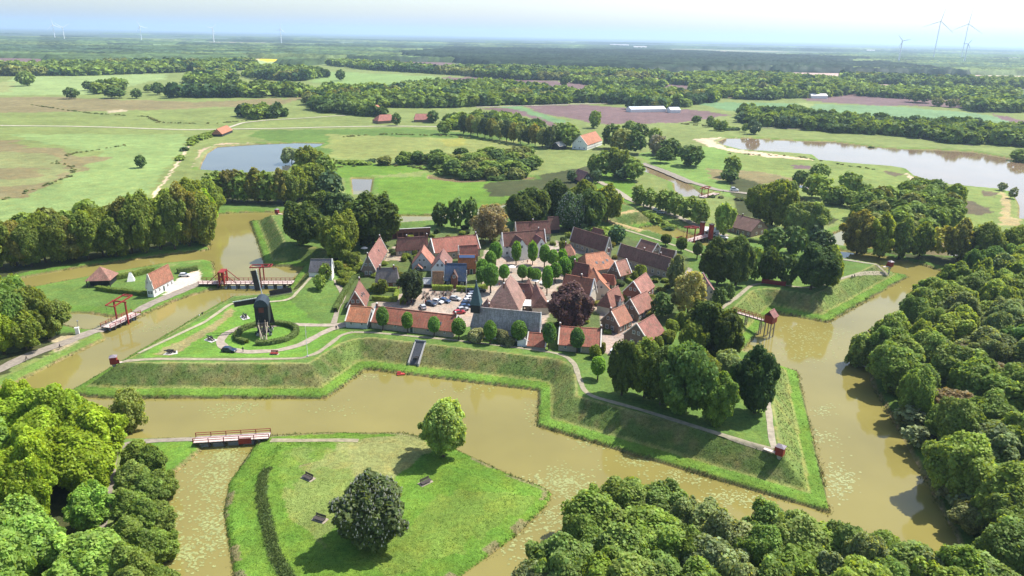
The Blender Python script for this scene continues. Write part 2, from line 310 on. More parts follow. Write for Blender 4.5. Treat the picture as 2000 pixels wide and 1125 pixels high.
def build_terrain():
    # rows are spaced evenly in depression angle from above the site, columns fan out: fine near, coarse far
    ys = np.concatenate([np.linspace(-80, 88, 24, endpoint=False), 1/np.linspace(1/88., 1/520., 620, endpoint=False), 1/np.linspace(1/520., 1/1200., 110, endpoint=False),
                         np.geomspace(1200, 45000, 130)])
    us = np.linspace(-1.15, 1.15, 1150)
    Y, U = np.meshgrid(ys, us, indexing='ij'); X = U*(Y+150)
    nr, nc = X.shape; x = X.ravel(); y = Y.ravel()
    d = np.full(x.shape, 30.0); df = np.full(x.shape, -1.0); dr = np.full(x.shape, -1.0)
    q = np.nonzero((y > 60) & (y < 900) & (np.abs(x) < 900))[0]
    d[q], df[q], dr[q] = sdf(x[q], y[q])
    z = profile(x, y, d, df, dr)
    global TER; TER = (ys, us, z.reshape(nr, nc))
    # colour zones
    C = np.tile(np.array(MEADOW), (len(x), 1)); r = np.hypot(x, y)
    # beyond the mapped fields: patchwork of fields and woods
    far = r > 1500; rx = x + (vnoise(x, y, 300, 11)-.5)*200; ry = y*.55
    cell = hashn(np.floor(rx/420+vnoise(x, y, 1500, 12)), np.floor(ry/170), 13)
    pal = np.array([(.08,.12,.05), (.26,.33,.14), (.07,.1,.045), (.4,.37,.24), (.2,.3,.13), (.06,.085,.04), (.4,.3,.26), (.1,.14,.06)])
    C[far] = pal[(cell[far]*7.99).astype(int)]
    wd = r > 5500; k_ = np.clip((r[wd]-5500)/3000, 0, 1)[:, None]; C[wd] = C[wd]*(1-k_)+(np.array((.05, .075, .045))*(.7+.9*vnoise(x[wd], y[wd]*.4, 700, 14))[:, None])*k_
    def jit(s, k): return x+(vnoise(x, y, s*1.3+1, 20+k)-.5)*s+(vnoise(x, y, s*.4+.5, 60+k)-.5)*s*.5, y+(vnoise(x, y, s*1.3+1, 90+k)-.5)*s+(vnoise(x, y, s*.4+.5, 70+k)-.5)*s*.5
    nearm = r < 9000
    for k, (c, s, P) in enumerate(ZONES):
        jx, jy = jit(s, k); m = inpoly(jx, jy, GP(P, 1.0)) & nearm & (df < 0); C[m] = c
    # shores
    m = (d > 0) & (df < 0) & (dr < 0) & (d < 4.5); C[m] = C[m]*.35 + np.array((.085,.17,.025))*.65
    m = (d > 0) & (df < 0) & (d < .9); C[m] = C[m]*.4 + np.array((.16,.12,.06))*.6
    m = d <= .12; C[m] = MUD
    # ravelin
    m = dr > 0; n1 = vnoise(x, y, 11, 31); n2 = vnoise(x, y, 3.5, 32)
    C[m] = np.array(BRIGHT)*(.85+.3*n1[m, None]) + (n2[m, None]-.5)*np.array((.03, .02, .005))
    for z0, c, s, P in [(1.9,(.24,.225,.095),7,[(640,850),(790,850),(835,862),(840,890),(770,935),(700,930),(640,930),(600,930),(650,880)]),(1.9,(.17,.2,.06),7,[(575,870),(680,880),(700,1000),(640,1060),(560,1010)]),
                     (1.9,(.13,.19,.035),5,[(690,1080),(900,960),(1040,960),(900,1080),(750,1125)]),(1.9,(.21,.18,.1),2.5,[(575,872),(600,868),(620,880),(600,905),(580,910)]),
                     (1.9,BRIGHT,5,[(540,860),(640,862),(650,885),(590,910),(560,960),(520,900)])]:
        jx, jy = jit(s, 7); mm = inpoly(jx, jy, GP(P, z0)) & (dr > 1.0); C[mm] = C[mm]*.3+np.array(c)*.7
    xl = G(497, 990, 2)[0]; m = (dr > 6.3) & (dr < 8.6) & (x < xl+16) & (x > xl-10) & (y < 139); C[m] = DARKV
    m = (dr > 0) & (dr < 1.6) & (n2 > .45); C[m] = (.17,.16,.075)
    # fort
    m = df > 0; C[m] = LAWN
    for k, (z0, c, s, P) in enumerate(FORTZONES):
        jx, jy = jit(s, 40+k); mm = inpoly(jx, jy, GP(P, z0)) & (df > 10); C[mm] = c
    n1 = vnoise(x, y, 6, 41); n2 = vnoise(x, y, 1.7, 42); n3 = vnoise(x, y, 18, 43)
    m = (df > 0) & (df < 3.8); C[m] = np.array((.095,.175,.026))*(.8+.4*n1[m, None])
    m = (df > 0) & (df < .45); C[m] = (.09,.1,.04)
    m = (df > 3.5) & (df < 4.3); C[m] = np.array((.24,.21,.09))*.55+np.array((.1,.19,.02))*.45
    m = (df >= 4.3) & (df < 9.8); b = np.clip((n1+n2+n3-1.35)*1.6, 0, 1)[m, None]; C[m] = np.array((.075,.118,.03))*(1-b*.45)+np.array((.22,.18,.085))*b*.45
    m = (df >= 9.8) & (df < 10.4); C[m] = (.19,.2,.07)
    for z0, P in ((3.5, [(1110,705),(1060,765),(1060,835),(1120,840),(1145,770)]), (3.5, [(1505,700),(1575,735),(1625,990),(1580,980),(1515,880),(1500,790)]), (3.5, [(690,650),(640,775),(720,725)]), (3.5, [(1600,575),(1740,523),(1790,545),(1620,632)]), (3.5, [(1405,600),(1480,552),(1510,610),(1450,690)])):
        mm = inpoly(x, y, GP(P, z0)) & (df > 4.3) & (df < 10); C[mm] = C[mm]*.45+np.array((.14,.2,.05))*.55
    m = (d < 0); C[m] = (.2,.16,.06)
    faces = np.arange(nr*nc).reshape(nr, nc)
    F = np.stack([faces[:-1, :-1], faces[:-1, 1:], faces[1:, 1:], faces[1:, :-1]], -1).reshape(-1, 4)
    m_, N, L, B = nmat('ground_cover')
    at = N.new('ShaderNodeVertexColor'); at.layer_name = 'col'; tc = N.new('ShaderNodeTexCoord')
    def noise(s, det=4):
        n = N.new('ShaderNodeTexNoise'); n.inputs['Scale'].default_value = s; n.inputs['Detail'].default_value = det; L.new(tc.outputs['Object'], n.inputs['Vector']); return n.outputs['Fac']
    def rng(v, a, b, lo=.3, hi=.7):
        n = N.new('ShaderNodeMapRange'); n.inputs['From Min'].default_value = lo; n.inputs['From Max'].default_value = hi; n.inputs['To Min'].default_value = a; n.inputs['To Max'].default_value = b; L.new(v, n.inputs['Value']); return n.outputs[0]
    def mul(a, b):
        n = N.new('ShaderNodeMath'); n.operation = 'MULTIPLY'; L.new(a, n.inputs[0]); L.new(b, n.inputs[1]); return n.outputs[0]
    f = mul(mul(mul(rng(noise(1.1), .78, 1.22), rng(noise(.12), .84, 1.16)), rng(noise(.02), .86, 1.14)), rng(noise(5.0, 2), .72, 1.28))
    sc_ = N.new('ShaderNodeVectorMath'); sc_.operation = 'SCALE'; L.new(at.outputs[0], sc_.inputs[0]); L.new(f, sc_.inputs['Scale'])
    mx = N.new('ShaderNodeMix'); mx.data_type = 'RGBA'; mx.blend_type = 'MULTIPLY'; mx.inputs[7].default_value = (1.22, 1.04, .95, 1)
    L.new(rng(noise(.3, 6), 0, 1, .45, .7), mx.inputs[0]); L.new(sc_.outputs[0], mx.inputs[6]); L.new(mx.outputs[2], B.inputs['Base Color'])
    B.inputs['Roughness'].default_value = .95; B.inputs['Specular IOR Level'].default_value = .1
    bp = N.new('ShaderNodeBump'); bp.inputs['Strength'].default_value = .6; bp.inputs['Distance'].default_value = .25; L.new(noise(2.2, 6), bp.inputs['Height']); L.new(bp.outputs[0], B.inputs['Normal'])
    me = mesh_np('ground', np.stack([x, y, z], 1), F, [m_], smooth=True); vcol(me, C)
    tag(ob('ground', me), kind='structure')
build_terrain()
def height(x, y):
    x = np.atleast_1d(np.asarray(x, float)); y = np.atleast_1d(np.asarray(y, float)); ys, us, Z = TER
    i = np.clip(np.searchsorted(ys, y)-1, 0, len(ys)-2); fy = (y-ys[i])/(ys[i+1]-ys[i])
    q = np.clip((x/(y+150)-us[0])/(us[1]-us[0]), 0, len(us)-1.001); j = q.astype(int); fx = q-j
    return (Z[i, j]*(1-fx)+Z[i, j+1]*fx)*(1-fy)+(Z[i+1, j]*(1-fx)+Z[i+1, j+1]*fx)*fy

# ------------------------------------------------------------------ water
def water_mat(name, c, rough=.06, wave=.02, spec=.5):
    m, N, L, B = nmat(name); tc = N.new('ShaderNodeTexCoord')
    nz = N.new('ShaderNodeTexNoise'); nz.inputs['Scale'].default_value = .035; nz.inputs['Detail'].default_value = 3; L.new(tc.outputs['Object'], nz.inputs['Vector'])
    mr = N.new('ShaderNodeMapRange'); mr.inputs['From Min'].default_value = .3; mr.inputs['From Max'].default_value = .7; mr.inputs['To Min'].default_value = .88; mr.inputs['To Max'].default_value = 1.12; L.new(nz.outputs['Fac'], mr.inputs['Value'])
    v = N.new('ShaderNodeVectorMath'); v.operation = 'SCALE'; v.inputs[0].default_value = c; L.new(mr.outputs[0], v.inputs['Scale']); L.new(v.outputs[0], B.inputs['Base Color'])
    B.inputs['Roughness'].default_value = rough; B.inputs['IOR'].default_value = 1.33; B.inputs['Specular IOR Level'].default_value = spec
    w = N.new('ShaderNodeTexNoise'); w.inputs['Scale'].default_value = 1.3; w.inputs['Detail'].default_value = 3; L.new(tc.outputs['Object'], w.inputs['Vector'])
    bp = N.new('ShaderNodeBump'); bp.inputs['Strength'].default_value = wave; bp.inputs['Distance'].default_value = .3; L.new(w.outputs['Fac'], bp.inputs['Height']); L.new(bp.outputs[0], B.inputs['Normal'])
    return m
WLEV = [0.0]
def water(P, c, grow=3.0, **k):
    WLEV[0] -= .012; wz = WLEV[0]
    ce = P.mean(0); dd = P-ce; Q = ce+dd*(1+grow/np.maximum(np.hypot(dd[:, 0], dd[:, 1]), 1))[:, None]
    lo, hi = Q.min(0), Q.max(0)
    me = mesh_np('water', [(lo[0], lo[1], wz), (hi[0], lo[1], wz), (hi[0], hi[1], wz), (lo[0], hi[1], wz)], [(0, 1, 2, 3)], [water_mat('water_surface', c, **k)])
    return tag(ob('water', me), kind='structure')
water(MOAT, (.2,.172,.05)); 
water(LAKE, (.2,.14,.085)); water(POND, (.085,.09,.08)); water(SLIT, (.16,.13,.08)); water(CANAL, (.2,.15,.08)); water(OUTN, (.2,.15,.08)); water(BITS, (.2,.15,.08))
for P in (OUTE, OUTW, OUTL): water(P, (.17,.14,.08), grow=1)

# ------------------------------------------------------------------ paths, roads
PATHM = {}
def strip(name, w, z, c, pts, lift=None):
    lift = lift or (.07 if G(*pts[0])[1] < 450 else .3)
    P = GP(pts, z); Q = [P[0]]
    for a, b in zip(P[:-1], P[1:]):
        n = max(1, int(np.hypot(*(b-a))/max(1.0, a[1]/250)));
        for k in range(1, n+1): Q.append(a+(b-a)*k/n)
    Q = np.array(Q)
    for _ in range(3): Q[1:-1] = (Q[:-2]+2*Q[1:-1]+Q[2:])/4
    T = np.gradient(Q, axis=0); T /= np.hypot(T[:, 0], T[:, 1])[:, None]+1e-9; Nn = np.stack([-T[:, 1], T[:, 0]], 1)
    wd = w*(1+.35*(vnoise(Q[:, 0], Q[:, 1], 3, 51)-.5))/2
    rows = [Q+Nn*(wd*o)[:, None] for o in (-1, -.5, 0, .5, 1)]
    R = np.stack(rows, 1).reshape(-1, 2); h = height(R[:, 0], R[:, 1]); h = np.maximum(h, .3)
    hh = h.reshape(-1, 5); mid = hh.max(1, keepdims=True); hh[:] = np.where(mid-hh < .35, .5*hh+.5*mid, hh)
    V = np.column_stack([R, hh.ravel()+lift]); n = len(Q); I = np.arange(n*5).reshape(n, 5)
    F = np.stack([I[:-1, :-1], I[1:, :-1], I[1:, 1:], I[:-1, 1:]], -1).reshape(-1, 4)[:, ::-1]
    k = tuple(c)
    if k not in PATHM: PATHM[k] = mat('trodden_'+name, tuple(q*.87 for q in c), .95, .22, .8, spec=.1)
    return tag(ob(name, mesh_np(name, V, F, [PATHM[k]], smooth=True)), kind='structure')

for a in PATHS+ROADS: strip(*a)
# ------------------------------------------------------------------ trees
def foliage_mat(name, objcol=True, trans=.5):
    m = bpy.data.materials.new(name); m.use_nodes = True; nt = m.node_tree; N = nt.nodes; L = nt.links; N.remove(N['Principled BSDF'])
    out = N['Material Output']; vc = N.new('ShaderNodeVertexColor'); vc.layer_name = 'tint'
    src = vc.outputs[0]
    if objcol:
        oi = N.new('ShaderNodeObjectInfo'); mu = N.new('ShaderNodeVectorMath'); mu.operation = 'MULTIPLY'; L.new(oi.outputs['Color'], mu.inputs[0]); L.new(vc.outputs[0], mu.inputs[1])
        src = mu.outputs[0]
    tc = N.new('ShaderNodeTexCoord'); nz = N.new('ShaderNodeTexNoise'); nz.inputs['Scale'].default_value = 9 if objcol else .25; nz.inputs['Detail'].default_value = 3; L.new(tc.outputs['Object'], nz.inputs['Vector'])
    mr = N.new('ShaderNodeMapRange'); mr.inputs['From Min'].default_value = .3; mr.inputs['From Max'].default_value = .7; mr.inputs['To Min'].default_value = .78; mr.inputs['To Max'].default_value = 1.25; L.new(nz.outputs['Fac'], mr.inputs['Value'])
    s2 = N.new('ShaderNodeVectorMath'); s2.operation = 'SCALE'; L.new(src, s2.inputs[0]); L.new(mr.outputs[0], s2.inputs['Scale'])
    d = N.new('ShaderNodeBsdfDiffuse'); t = N.new('ShaderNodeBsdfTranslucent'); g = N.new('ShaderNodeBsdfGlossy'); g.inputs['Roughness'].default_value = .55; g.inputs['Color'].default_value = (.6, .65, .6, 1)
    L.new(s2.outputs[0], d.inputs['Color'])
    yv = N.new('ShaderNodeVectorMath'); yv.operation = 'MULTIPLY'; yv.inputs[1].default_value = (1.45, 1.25, .5); L.new(s2.outputs[0], yv.inputs[0]); L.new(yv.outputs[0], t.inputs['Color'])
    a = N.new('ShaderNodeMixShader'); a.inputs[0].default_value = trans; L.new(d.outputs[0], a.inputs[1]); L.new(t.outputs[0], a.inputs[2])
    b = N.new('ShaderNodeMixShader'); b.inputs[0].default_value = .015; L.new(a.outputs[0], b.inputs[1]); L.new(g.outputs[0], b.inputs[2]); L.new(b.outputs[0], out.inputs['Surface'])
    return m
FOL = foliage_mat('foliage'); BARK = mat('bark', (.085, .065, .045), .95, .3, 3, spec=.1); FLOWER = mat('blossom', (.75, .72, .6), .8, .1)
def unit(v): return v/np.maximum(np.linalg.norm(v, axis=-1, keepdims=True), 1e-9)
def quads(P, Nn, size, rng, up=None):
    n = len(P); r = rng.normal(size=(n, 3)); t = unit(np.cross(Nn, r)); b = np.cross(Nn, t)
    s = (size*(.65+.7*rng.random(n)))[:, None]; V = np.empty((n, 4, 3))
    for k, (a, c) in enumerate(((-1, -1), (1, -1), (1, 1), (-1, 1))):
        V[:, k] = P + t*s*a*(.35+.35*rng.random((n, 1))) + b*s*c*(.35+.35*rng.random((n, 1)))
    return V.reshape(-1, 3), np.arange(n*4).reshape(n, 4)
def crown_points(lobes, n, rng, keep=.9, bottom=-.9):
    """points and normals over the outside of a cluster of leafy lobes (cx,cy,cz,r,rz)"""
    L = np.array(lobes); w = L[:, 3]**2; P = []; Q = []; T = []; got = 0; tint = .78+.44*rng.random(len(L))
    while got < n:
        k = rng.choice(len(L), n, p=w/w.sum()); dr = unit(rng.normal(size=(n, 3))); dr = dr[dr[:, 2] > bottom]; k = k[:len(dr)]
        rr = (1.2-.62*rng.random(len(dr))**1.3)[:, None]
        p = L[k, :3]+dr*rr*np.stack([L[k, 3], L[k, 3], L[k, 4]], 1); ok = np.ones(len(p), bool)
        for j in range(len(L)):
            e = (p-L[j, :3])/np.array((L[j, 3], L[j, 3], L[j, 4])); ok &= (np.einsum('ij,ij->i', e, e) > keep*keep*.86) | (k == j)
        P.append(p[ok]); Q.append(dr[ok]); T.append(tint[k[ok]]); got += ok.sum()
    return np.concatenate(P)[:n], np.concatenate(Q)[:n], np.concatenate(T)[:n]
def lobes_for(kind, rng):
    L = []
    if kind in ('broad', 'dense', 'loose', 'sparse'):
        L.append((0, 0, .55, .36, .36)); L.append((rng.normal()*.1, rng.normal()*.1, .66, .3, .26)); m = {'broad': 52, 'dense': 60, 'loose': 40, 'sparse': 30}[kind]; gz = rng.normal()*.05; gx = rng.normal()*.05; gy = rng.normal()*.05
        for i in range(m):
            z = -.92+1.86*(i+.5)/m; a = i*2.4+rng.random()*.8; rad = math.sqrt(max(0, 1-min(1, abs(z))**2.6))*(.82 if z < -.5 else 1); r0 = .075+.075*rng.random(); e = .97+.13*rng.normal()
            if kind in ('loose', 'sparse'): r0 *= .82
            L.append((gx+math.cos(a)*rad*(.5-r0)*1.06*e, gy+math.sin(a)*rad*(.5-r0)*1.06*e, .52+z*.35+rng.normal()*.035, r0, r0*(.7+.4*rng.random())))
        L.append((rng.normal()*.06, rng.normal()*.06, .86, .2, .14))
    elif kind == 'tall':
        for i in range(46):
            z = i/45; a = i*2.4; R = .5*math.sin(math.pi*(.16+.80*z))**.75*(.95+.14*rng.normal()); r0 = .09+.06*rng.random(); L.append((math.cos(a)*max(0, R-r0), math.sin(a)*max(0, R-r0), .16+.74*z, r0, r0*.75))
        L.append((0, 0, .5, .3, .36))
    elif kind == 'lime':
        L.append((0, 0, .62, .40, .32))
        for i in range(36): a = i*2.4; z = (i+.5)/36; rad = math.sqrt(max(.05, 1-(2*z-1)**2)); r0 = .1+.05*rng.random(); L.append((math.cos(a)*.34*rad, math.sin(a)*.34*rad, .36+.54*z, r0, r0*.8))
        L.append((0, 0, .86, .25, .14))
    elif kind == 'cone':
        for i in range(20):
            z = i/19; a = i*2.4; R = .47*(1-z)**.8+.03; r0 = .06+.16*(1-z); L.append((math.cos(a)*max(0, R-r0*.8), math.sin(a)*max(0, R-r0*.8), .08+.88*z, r0, r0*.55))
    elif kind == 'shrub':
        L.append((0, 0, .35, .36, .4))
        for i in range(8): a = i*2.4; r0 = .17+.1*rng.random(); L.append((math.cos(a)*(.5-r0), math.sin(a)*(.5-r0), .25+.35*rng.random(), r0, r0*1.1))
    elif kind == 'willow':
        for i in range(16):
            a = i*2.4; R = .34*math.sqrt((i+.5)/16); r0 = .14+.04*rng.random(); L.append((math.cos(a)*R, math.sin(a)*R, .78-.55*R-.2*rng.random(), r0, .22+.08*rng.random()))
    elif kind == 'chestnut':
        L.append((0, 0, .5, .38, .4))
        for i in range(60): z = -1+2*(i+.5)/60; a = i*2.4; rad = math.sqrt(1-z*z); r0 = .07+.05*rng.random(); q = .36+.03*rng.normal(); L.append((math.cos(a)*rad**.8*q*1.08, math.sin(a)*rad**.8*q*1.08, .5+z*.37, r0, r0))
    return L
CROWNS = {}
def make_crown(kind, lod, seed):
    key = (kind, lod, seed)
    if key in CROWNS: return CROWNS[key]
    rng = np.random.default_rng(hash((len(kind), ord(kind[0]), ord(kind[-1]), lod, seed)) & 0xffff); L = lobes_for(kind, rng)
    n, s = {0: (15000, .036), 1: (6500, .056), 2: (1500, .12)}[lod]
    if kind == 'sparse': n = int(n*.4)
    if kind == 'loose': n = int(n*.75)
    if kind in ('willow',): s *= .9
    P, D, T = crown_points(L, n, rng)
    ph = rng.random(6)*6.28; ww = 1+(.03 if kind == 'chestnut' else .10)*np.sin(P[:, 0]*7+ph[0])*np.cos(P[:, 2]*6+ph[1])+.09*np.sin(P[:, 1]*8+ph[2]+P[:, 2]*5)
    if kind not in ('lime', 'cone', 'shrub'): P = np.column_stack([P[:, 0]*ww, P[:, 1]*ww*(1+.05*math.sin(ph[3])), P[:, 2]*(1+.05*np.sin(P[:, 0]*9+ph[4])+.04*np.sin(P[:, 1]*11+ph[5]))])
    Nn = unit(D*.55+rng.normal(size=D.shape)*.45+np.array((.12, .06, .75)))
    V, F = quads(P, Nn, s, rng); tint = np.repeat((T*(.72+.56*rng.random(n)))[:, None]*np.array((1, 1, 1))*np.stack([.92+.2*rng.random(n), np.ones(n), .8+.4*rng.random(n)], 1), 4, 0)
    mats = [FOL]; fm = np.zeros(len(F), int)
    # inner leaves, so that the crown is not see-through
    if kind not in ('sparse', 'loose'):
        ni = n//5; k = rng.integers(0, len(L), ni); La = np.array(L); d = unit(rng.normal(size=(ni, 3)))
        Pi = La[k, :3]+d*.62*np.stack([La[k, 3], La[k, 3], La[k, 4]], 1); Vi, Fi = quads(Pi, unit(d+rng.normal(size=d.shape)*.3), s*2.1, rng)
        F = np.concatenate([F, Fi+len(V)]); V = np.concatenate([V, Vi]); tint = np.concatenate([tint, np.repeat(np.full((ni, 3), .9), 4, 0)]); fm = np.concatenate([fm, np.zeros(ni, int)])
    if kind == 'chestnut' and lod < 2:
        q = rng.permutation(n)[:2000]; q = q[P[q, 2] > .2]; Pc = P[q]+D[q]*.012; m = len(q); Vc = []; s0 = .0125
        A = np.array([(-1, 0, 0), (1, 0, 0), (0, 0, 3.2), (0, -1, 0), (0, 1, 0)])*s0
        Vc = (Pc[:, None]+A[None]).reshape(-1, 3); b = len(V)+np.arange(m)[:, None]*5
        T1 = b+np.array([[0, 1, 2]]); T2 = b+np.array([[3, 4, 2]])
        me = mesh_np('crown', np.concatenate([V, Vc]), [F, np.concatenate([T1, T2])], [FOL, FLOWER], np.concatenate([fm, np.ones(2*m, int)])); vcol(me, np.concatenate([tint, np.ones((5*m, 3))]), 'tint')
    else:
        me = mesh_np('crown', V, F, mats, fm); vcol(me, tint, 'tint')
    CROWNS[key] = me; return me
TRUNKS = {}
def make_trunk(kind, seed):
    key = (kind, seed)
    if key in TRUNKS: return TRUNKS[key]
    rng = random.Random(seed*17+len(kind)); b = MB(); top = .62 if kind != 'cone' else .9; r0 = {'lime': .05, 'cone': .03, 'chestnut': .045}.get(kind, .035)
    if kind == 'sparse': r0 = .03
    jx = [rng.uniform(-.03, .03) for _ in range(4)]
    b.tube([(0, 0, -.04), (0, 0, .03), (jx[0], jx[1], .25*top/.62), (jx[2], jx[3], top)], [r0*1.5, r0, r0*.8, r0*.25], n=7)
    if kind != 'cone':
        for i in range(9 if kind in ('sparse', 'loose') else 6):
            a = i*2.4+rng.random(); z0 = rng.uniform(.22, .5); R = rng.uniform(.22, .36); z1 = z0+rng.uniform(.15, .32)
            b.tube([(jx[0], jx[1], z0), (math.cos(a)*R*.5, math.sin(a)*R*.5, z0*.45+z1*.55), (math.cos(a)*R, math.sin(a)*R, z1)], [r0*.5, r0*.32, r0*.1], n=5)
    me = b.mesh('trunk', BARK, True); TRUNKS[key] = me; return me
NAMES = {'broad': 'broadleaf_tree', 'dense': 'broadleaf_tree', 'loose': 'broadleaf_tree', 'sparse': 'thin_leafed_tree', 'tall': 'tall_oval_tree', 'lime': 'clipped_lime_tree', 'cone': 'conifer', 'shrub': 'shrub', 'willow': 'willow', 'chestnut': 'chestnut_tree'}
NTREE = [0]
PENDING = []
def tree(kind, x, y, z, h, w, c, label, group=None):
    PENDING.append((kind, x, y, z, h, w, c, label, group))
def plant_all(most=296):
    fam = ('broad', 'dense', 'loose'); P = sorted([p for p in PENDING if p[0] in fam], key=lambda p: -p[5]*p[4]/depth(p[2])**2); rest = P[most:]
    for p in [p for p in PENDING if p[0] not in fam]+P[:most]: plant(*p)
    if rest: merged_trees('far_small_trees', [(p[1], p[2], p[3]-.2, p[4], p[5], *[v*(1 if p[6] in (DK, MD, LT, YG, GR, OL, CPR, BRN, GD) else SCALE_C) for v in p[6]]) for p in rest], nper=420, seed=77)
def plant(kind, x, y, z, h, w, c, label, group=None):
    NTREE[0] += 1; k = NTREE[0]; rg = random.Random(k)
    px = w*FOC/depth(y); lod = 0 if px > 55 else (1 if px > 22 else 2); seed = k % (6 if lod == 0 else 4)
    cat = {'shrub': 'shrub', 'cone': 'conifer'}.get(kind, 'tree')
    r = empty(NAMES[kind], (x, y, z), rg.uniform(0, 6.28), label, cat, group)
    j = lambda: rg.uniform(.88, 1.12)
    if kind == 'shrub':
        o = ob('foliage', make_crown(kind, max(lod, 1), seed), r)
    else:
        t = ob('trunk', make_trunk(kind, seed), r); t.scale = (min(w, h*.75), min(w, h*.75), h); o = ob('crown', make_crown(kind, lod, seed), r)
    w *= .94; o.scale = (w*rg.uniform(.94, 1.06), w*rg.uniform(.94, 1.06), h*.97); v = j(); q = 1 if c in (DK, MD, LT, YG, GR, OL, CPR, BRN, GD) else SCALE_C; v *= q; o.color = (c[0]*v*j()**.5*1.16, c[1]*v*1.06, c[2]*v*j()*.95, 1)
    return r
def top_height(x, y, z0, pytop):
    lo, hi = .5, 400.0
    for _ in range(30):
        h = (lo+hi)/2; Zc = CAM_H-(z0+h); fw = y*cp+Zc*sp; up = y*sp-Zc*cp; a = FOC*x/fw; b = FOC*up/fw
        py = 562.5-(-a*sr+b*cr)
        if py > pytop: lo = h
        else: hi = h
    return (lo+hi)/2
def tpx(kind, cx, ytop, ybase, wpx, c, label, group=None):
    """tree from its survey-picture extent: crown centre, top, foot, width"""
    x, y, z = on_ground(cx, ybase); h = top_height(x, y, z, ytop); w = wpx*depth(y)/FOC
    return tree(kind, x, y+.25*w*0, z, h, w, c, label, group)
def ttop(kind, cx, ytop, h, w, c, label, group=None):
    p = G(cx, ytop, h+1.0); return tree(kind, p[0], p[1], hz(*p), h, w, c, label, group)
DK = (.085, .14, .032); MD = (.165, .24, .045); LT = (.195, .275, .045); YG = (.24, .38, .032); GR = (.2, .24, .11); OL = (.195, .22, .055); CPR = (.105, .072, .078); BRN = (.24, .22, .12); GD = (.08, .13, .055)
SCALE_C = 2.5
def poisson(P, spacing, seed, jitter=.35):
    rng = np.random.default_rng(seed); lo, hi = P.min(0), P.max(0); sx = spacing; sy = spacing*.866; out = []
    for j, yy in enumerate(np.arange(lo[1], hi[1]+sy, sy)):
        xx = np.arange(lo[0]+(j % 2)*sx/2, hi[0]+sx, sx); out.append(np.stack([xx, np.full(len(xx), yy)], 1))
    Q = np.concatenate(out)+rng.normal(size=(sum(map(len, out)), 2))*spacing*jitter*.6
    return Q[inpoly(Q[:, 0], Q[:, 1], P)]

def merged_trees(name, T, label=None, kind='stuff', lod=2, nper=None, seed=1):
    """one mesh for a wood nobody could count: T rows x,y,z,h,w,r,g,b"""
    rng = np.random.default_rng(seed); Vs = []; Cs = []; T = np.asarray(T, float); protos = []
    for s_ in range(4):
        L = lobes_for(('broad', 'dense', 'loose', 'broad')[s_], rng); n, q = (nper or 150), (.26 if not nper or nper < 300 else .11)
        if nper and nper < 90: q = .34
        P, D, t = crown_points(L, n, rng); V, F = quads(P, unit(D*.7+rng.normal(size=D.shape)*.4+np.array((.1, .05, .7))), q, rng); protos.append((V, np.repeat(t*(.75+.5*rng.random(n)), 4)))
    which = rng.integers(0, 4, len(T))
    for s_ in range(4):
        R = T[which == s_]
        if not len(R): continue
        V, t = protos[s_]; a = rng.random(len(R))*6.28; c_, s2 = np.cos(a)[:, None], np.sin(a)[:, None]
        X = (V[None, :, 0]*c_-V[None, :, 1]*s2)*R[:, 4:5]+R[:, 0:1]; Y = (V[None, :, 0]*s2+V[None, :, 1]*c_)*R[:, 4:5]+R[:, 1:2]; Z = V[None, :, 2]*R[:, 3:4]+R[:, 2:3]
        Vs.append(np.stack([X, Y, Z], -1).reshape(-1, 3)); Cs.append((R[:, None, 5:8]*t[None, :, None]).reshape(-1, 3))
    V = np.concatenate(Vs); F = np.arange(len(V)).reshape(-1, 4); me = mesh_np(name, V, F, [FOLS]); vcol(me, np.concatenate(Cs), 'tint')
    return tag(ob(name, me), label, kind=kind)
FOLS = foliage_mat('far_foliage', False, .3)
# single trees -------------------------------------------------------------
tpx('chestnut', 727, 931, 1056, 134, (.046, .07, .026), 'round dark chestnut covered in white blossom on the near moat island')
tpx('loose', 866, 776, 892, 92, (.11, .16, .05), 'upright pale leafy tree at the moat corner of the near island')
tpx('sparse', 258, 757, 848, 66, (.1, .14, .035), 'slender airy tree at the west end of the low footbridge path', )
for cx, yt in ((250,856),(277,866),(238,900),(268,915),(290,902),(234,955),(262,968),(288,958),(230,1008),(262,1025),(286,1012),(226,1060),(255,1072),(284,1085),(232,1108),(268,1118)):
    ttop('tall', cx+12, yt, 8.5, 7.2, (.075, .115, .025), 'narrow dark green tree in the line between the shady path and the moat', 'trees lining the shady path')
# wood on the near left bank
LW = GP([(-420,800),(-150,790),(0,800),(110,790),(178,812),(192,850),(195,900),(185,960),(176,1040),(172,1160),(165,1300),(-420,1300)], 6)
for k, (x, y) in enumerate(poisson(LW, 8.8, 3)):
    if x < -62-.62*y or y < 92: continue
    yg = vnoise([x], [y], 26, 77)[0]; g = GP([(130,850)], 6)[0]; near = math.hypot(x-g[0], (y-g[1])*.8) < 17
    c = YG if (near or yg > .62) else ((.085, .15, .03) if yg > .4 else (.06, .11, .028))
    tree('broad' if k % 3 else 'dense', x, y, hz(x, y), 12.5+3.4*math.sin(k*2.3), 10.5+2.6*math.sin(k*1.7), c, 'fresh yellow-green tree in the wood on the near left bank' if c is YG else 'mid green tree in the wood on the near left bank', 'trees of the near left wood')
for cx, yt, yb, w, c in ((97,585,658,62,MD),(72,558,666,72,MD),(36,545,674,84,(.07,.125,.026)),(8,598,692,66,YG),(-18,556,690,84,MD),(52,610,684,52,LT),(-60,580,700,80,MD),(18,540,640,70,MD),(60,575,645,60,DK)):
    tpx('broad', cx, yt, yb, w, c, 'broad green tree in the grove beside the road to the drawbridge', 'grove beside the west road')
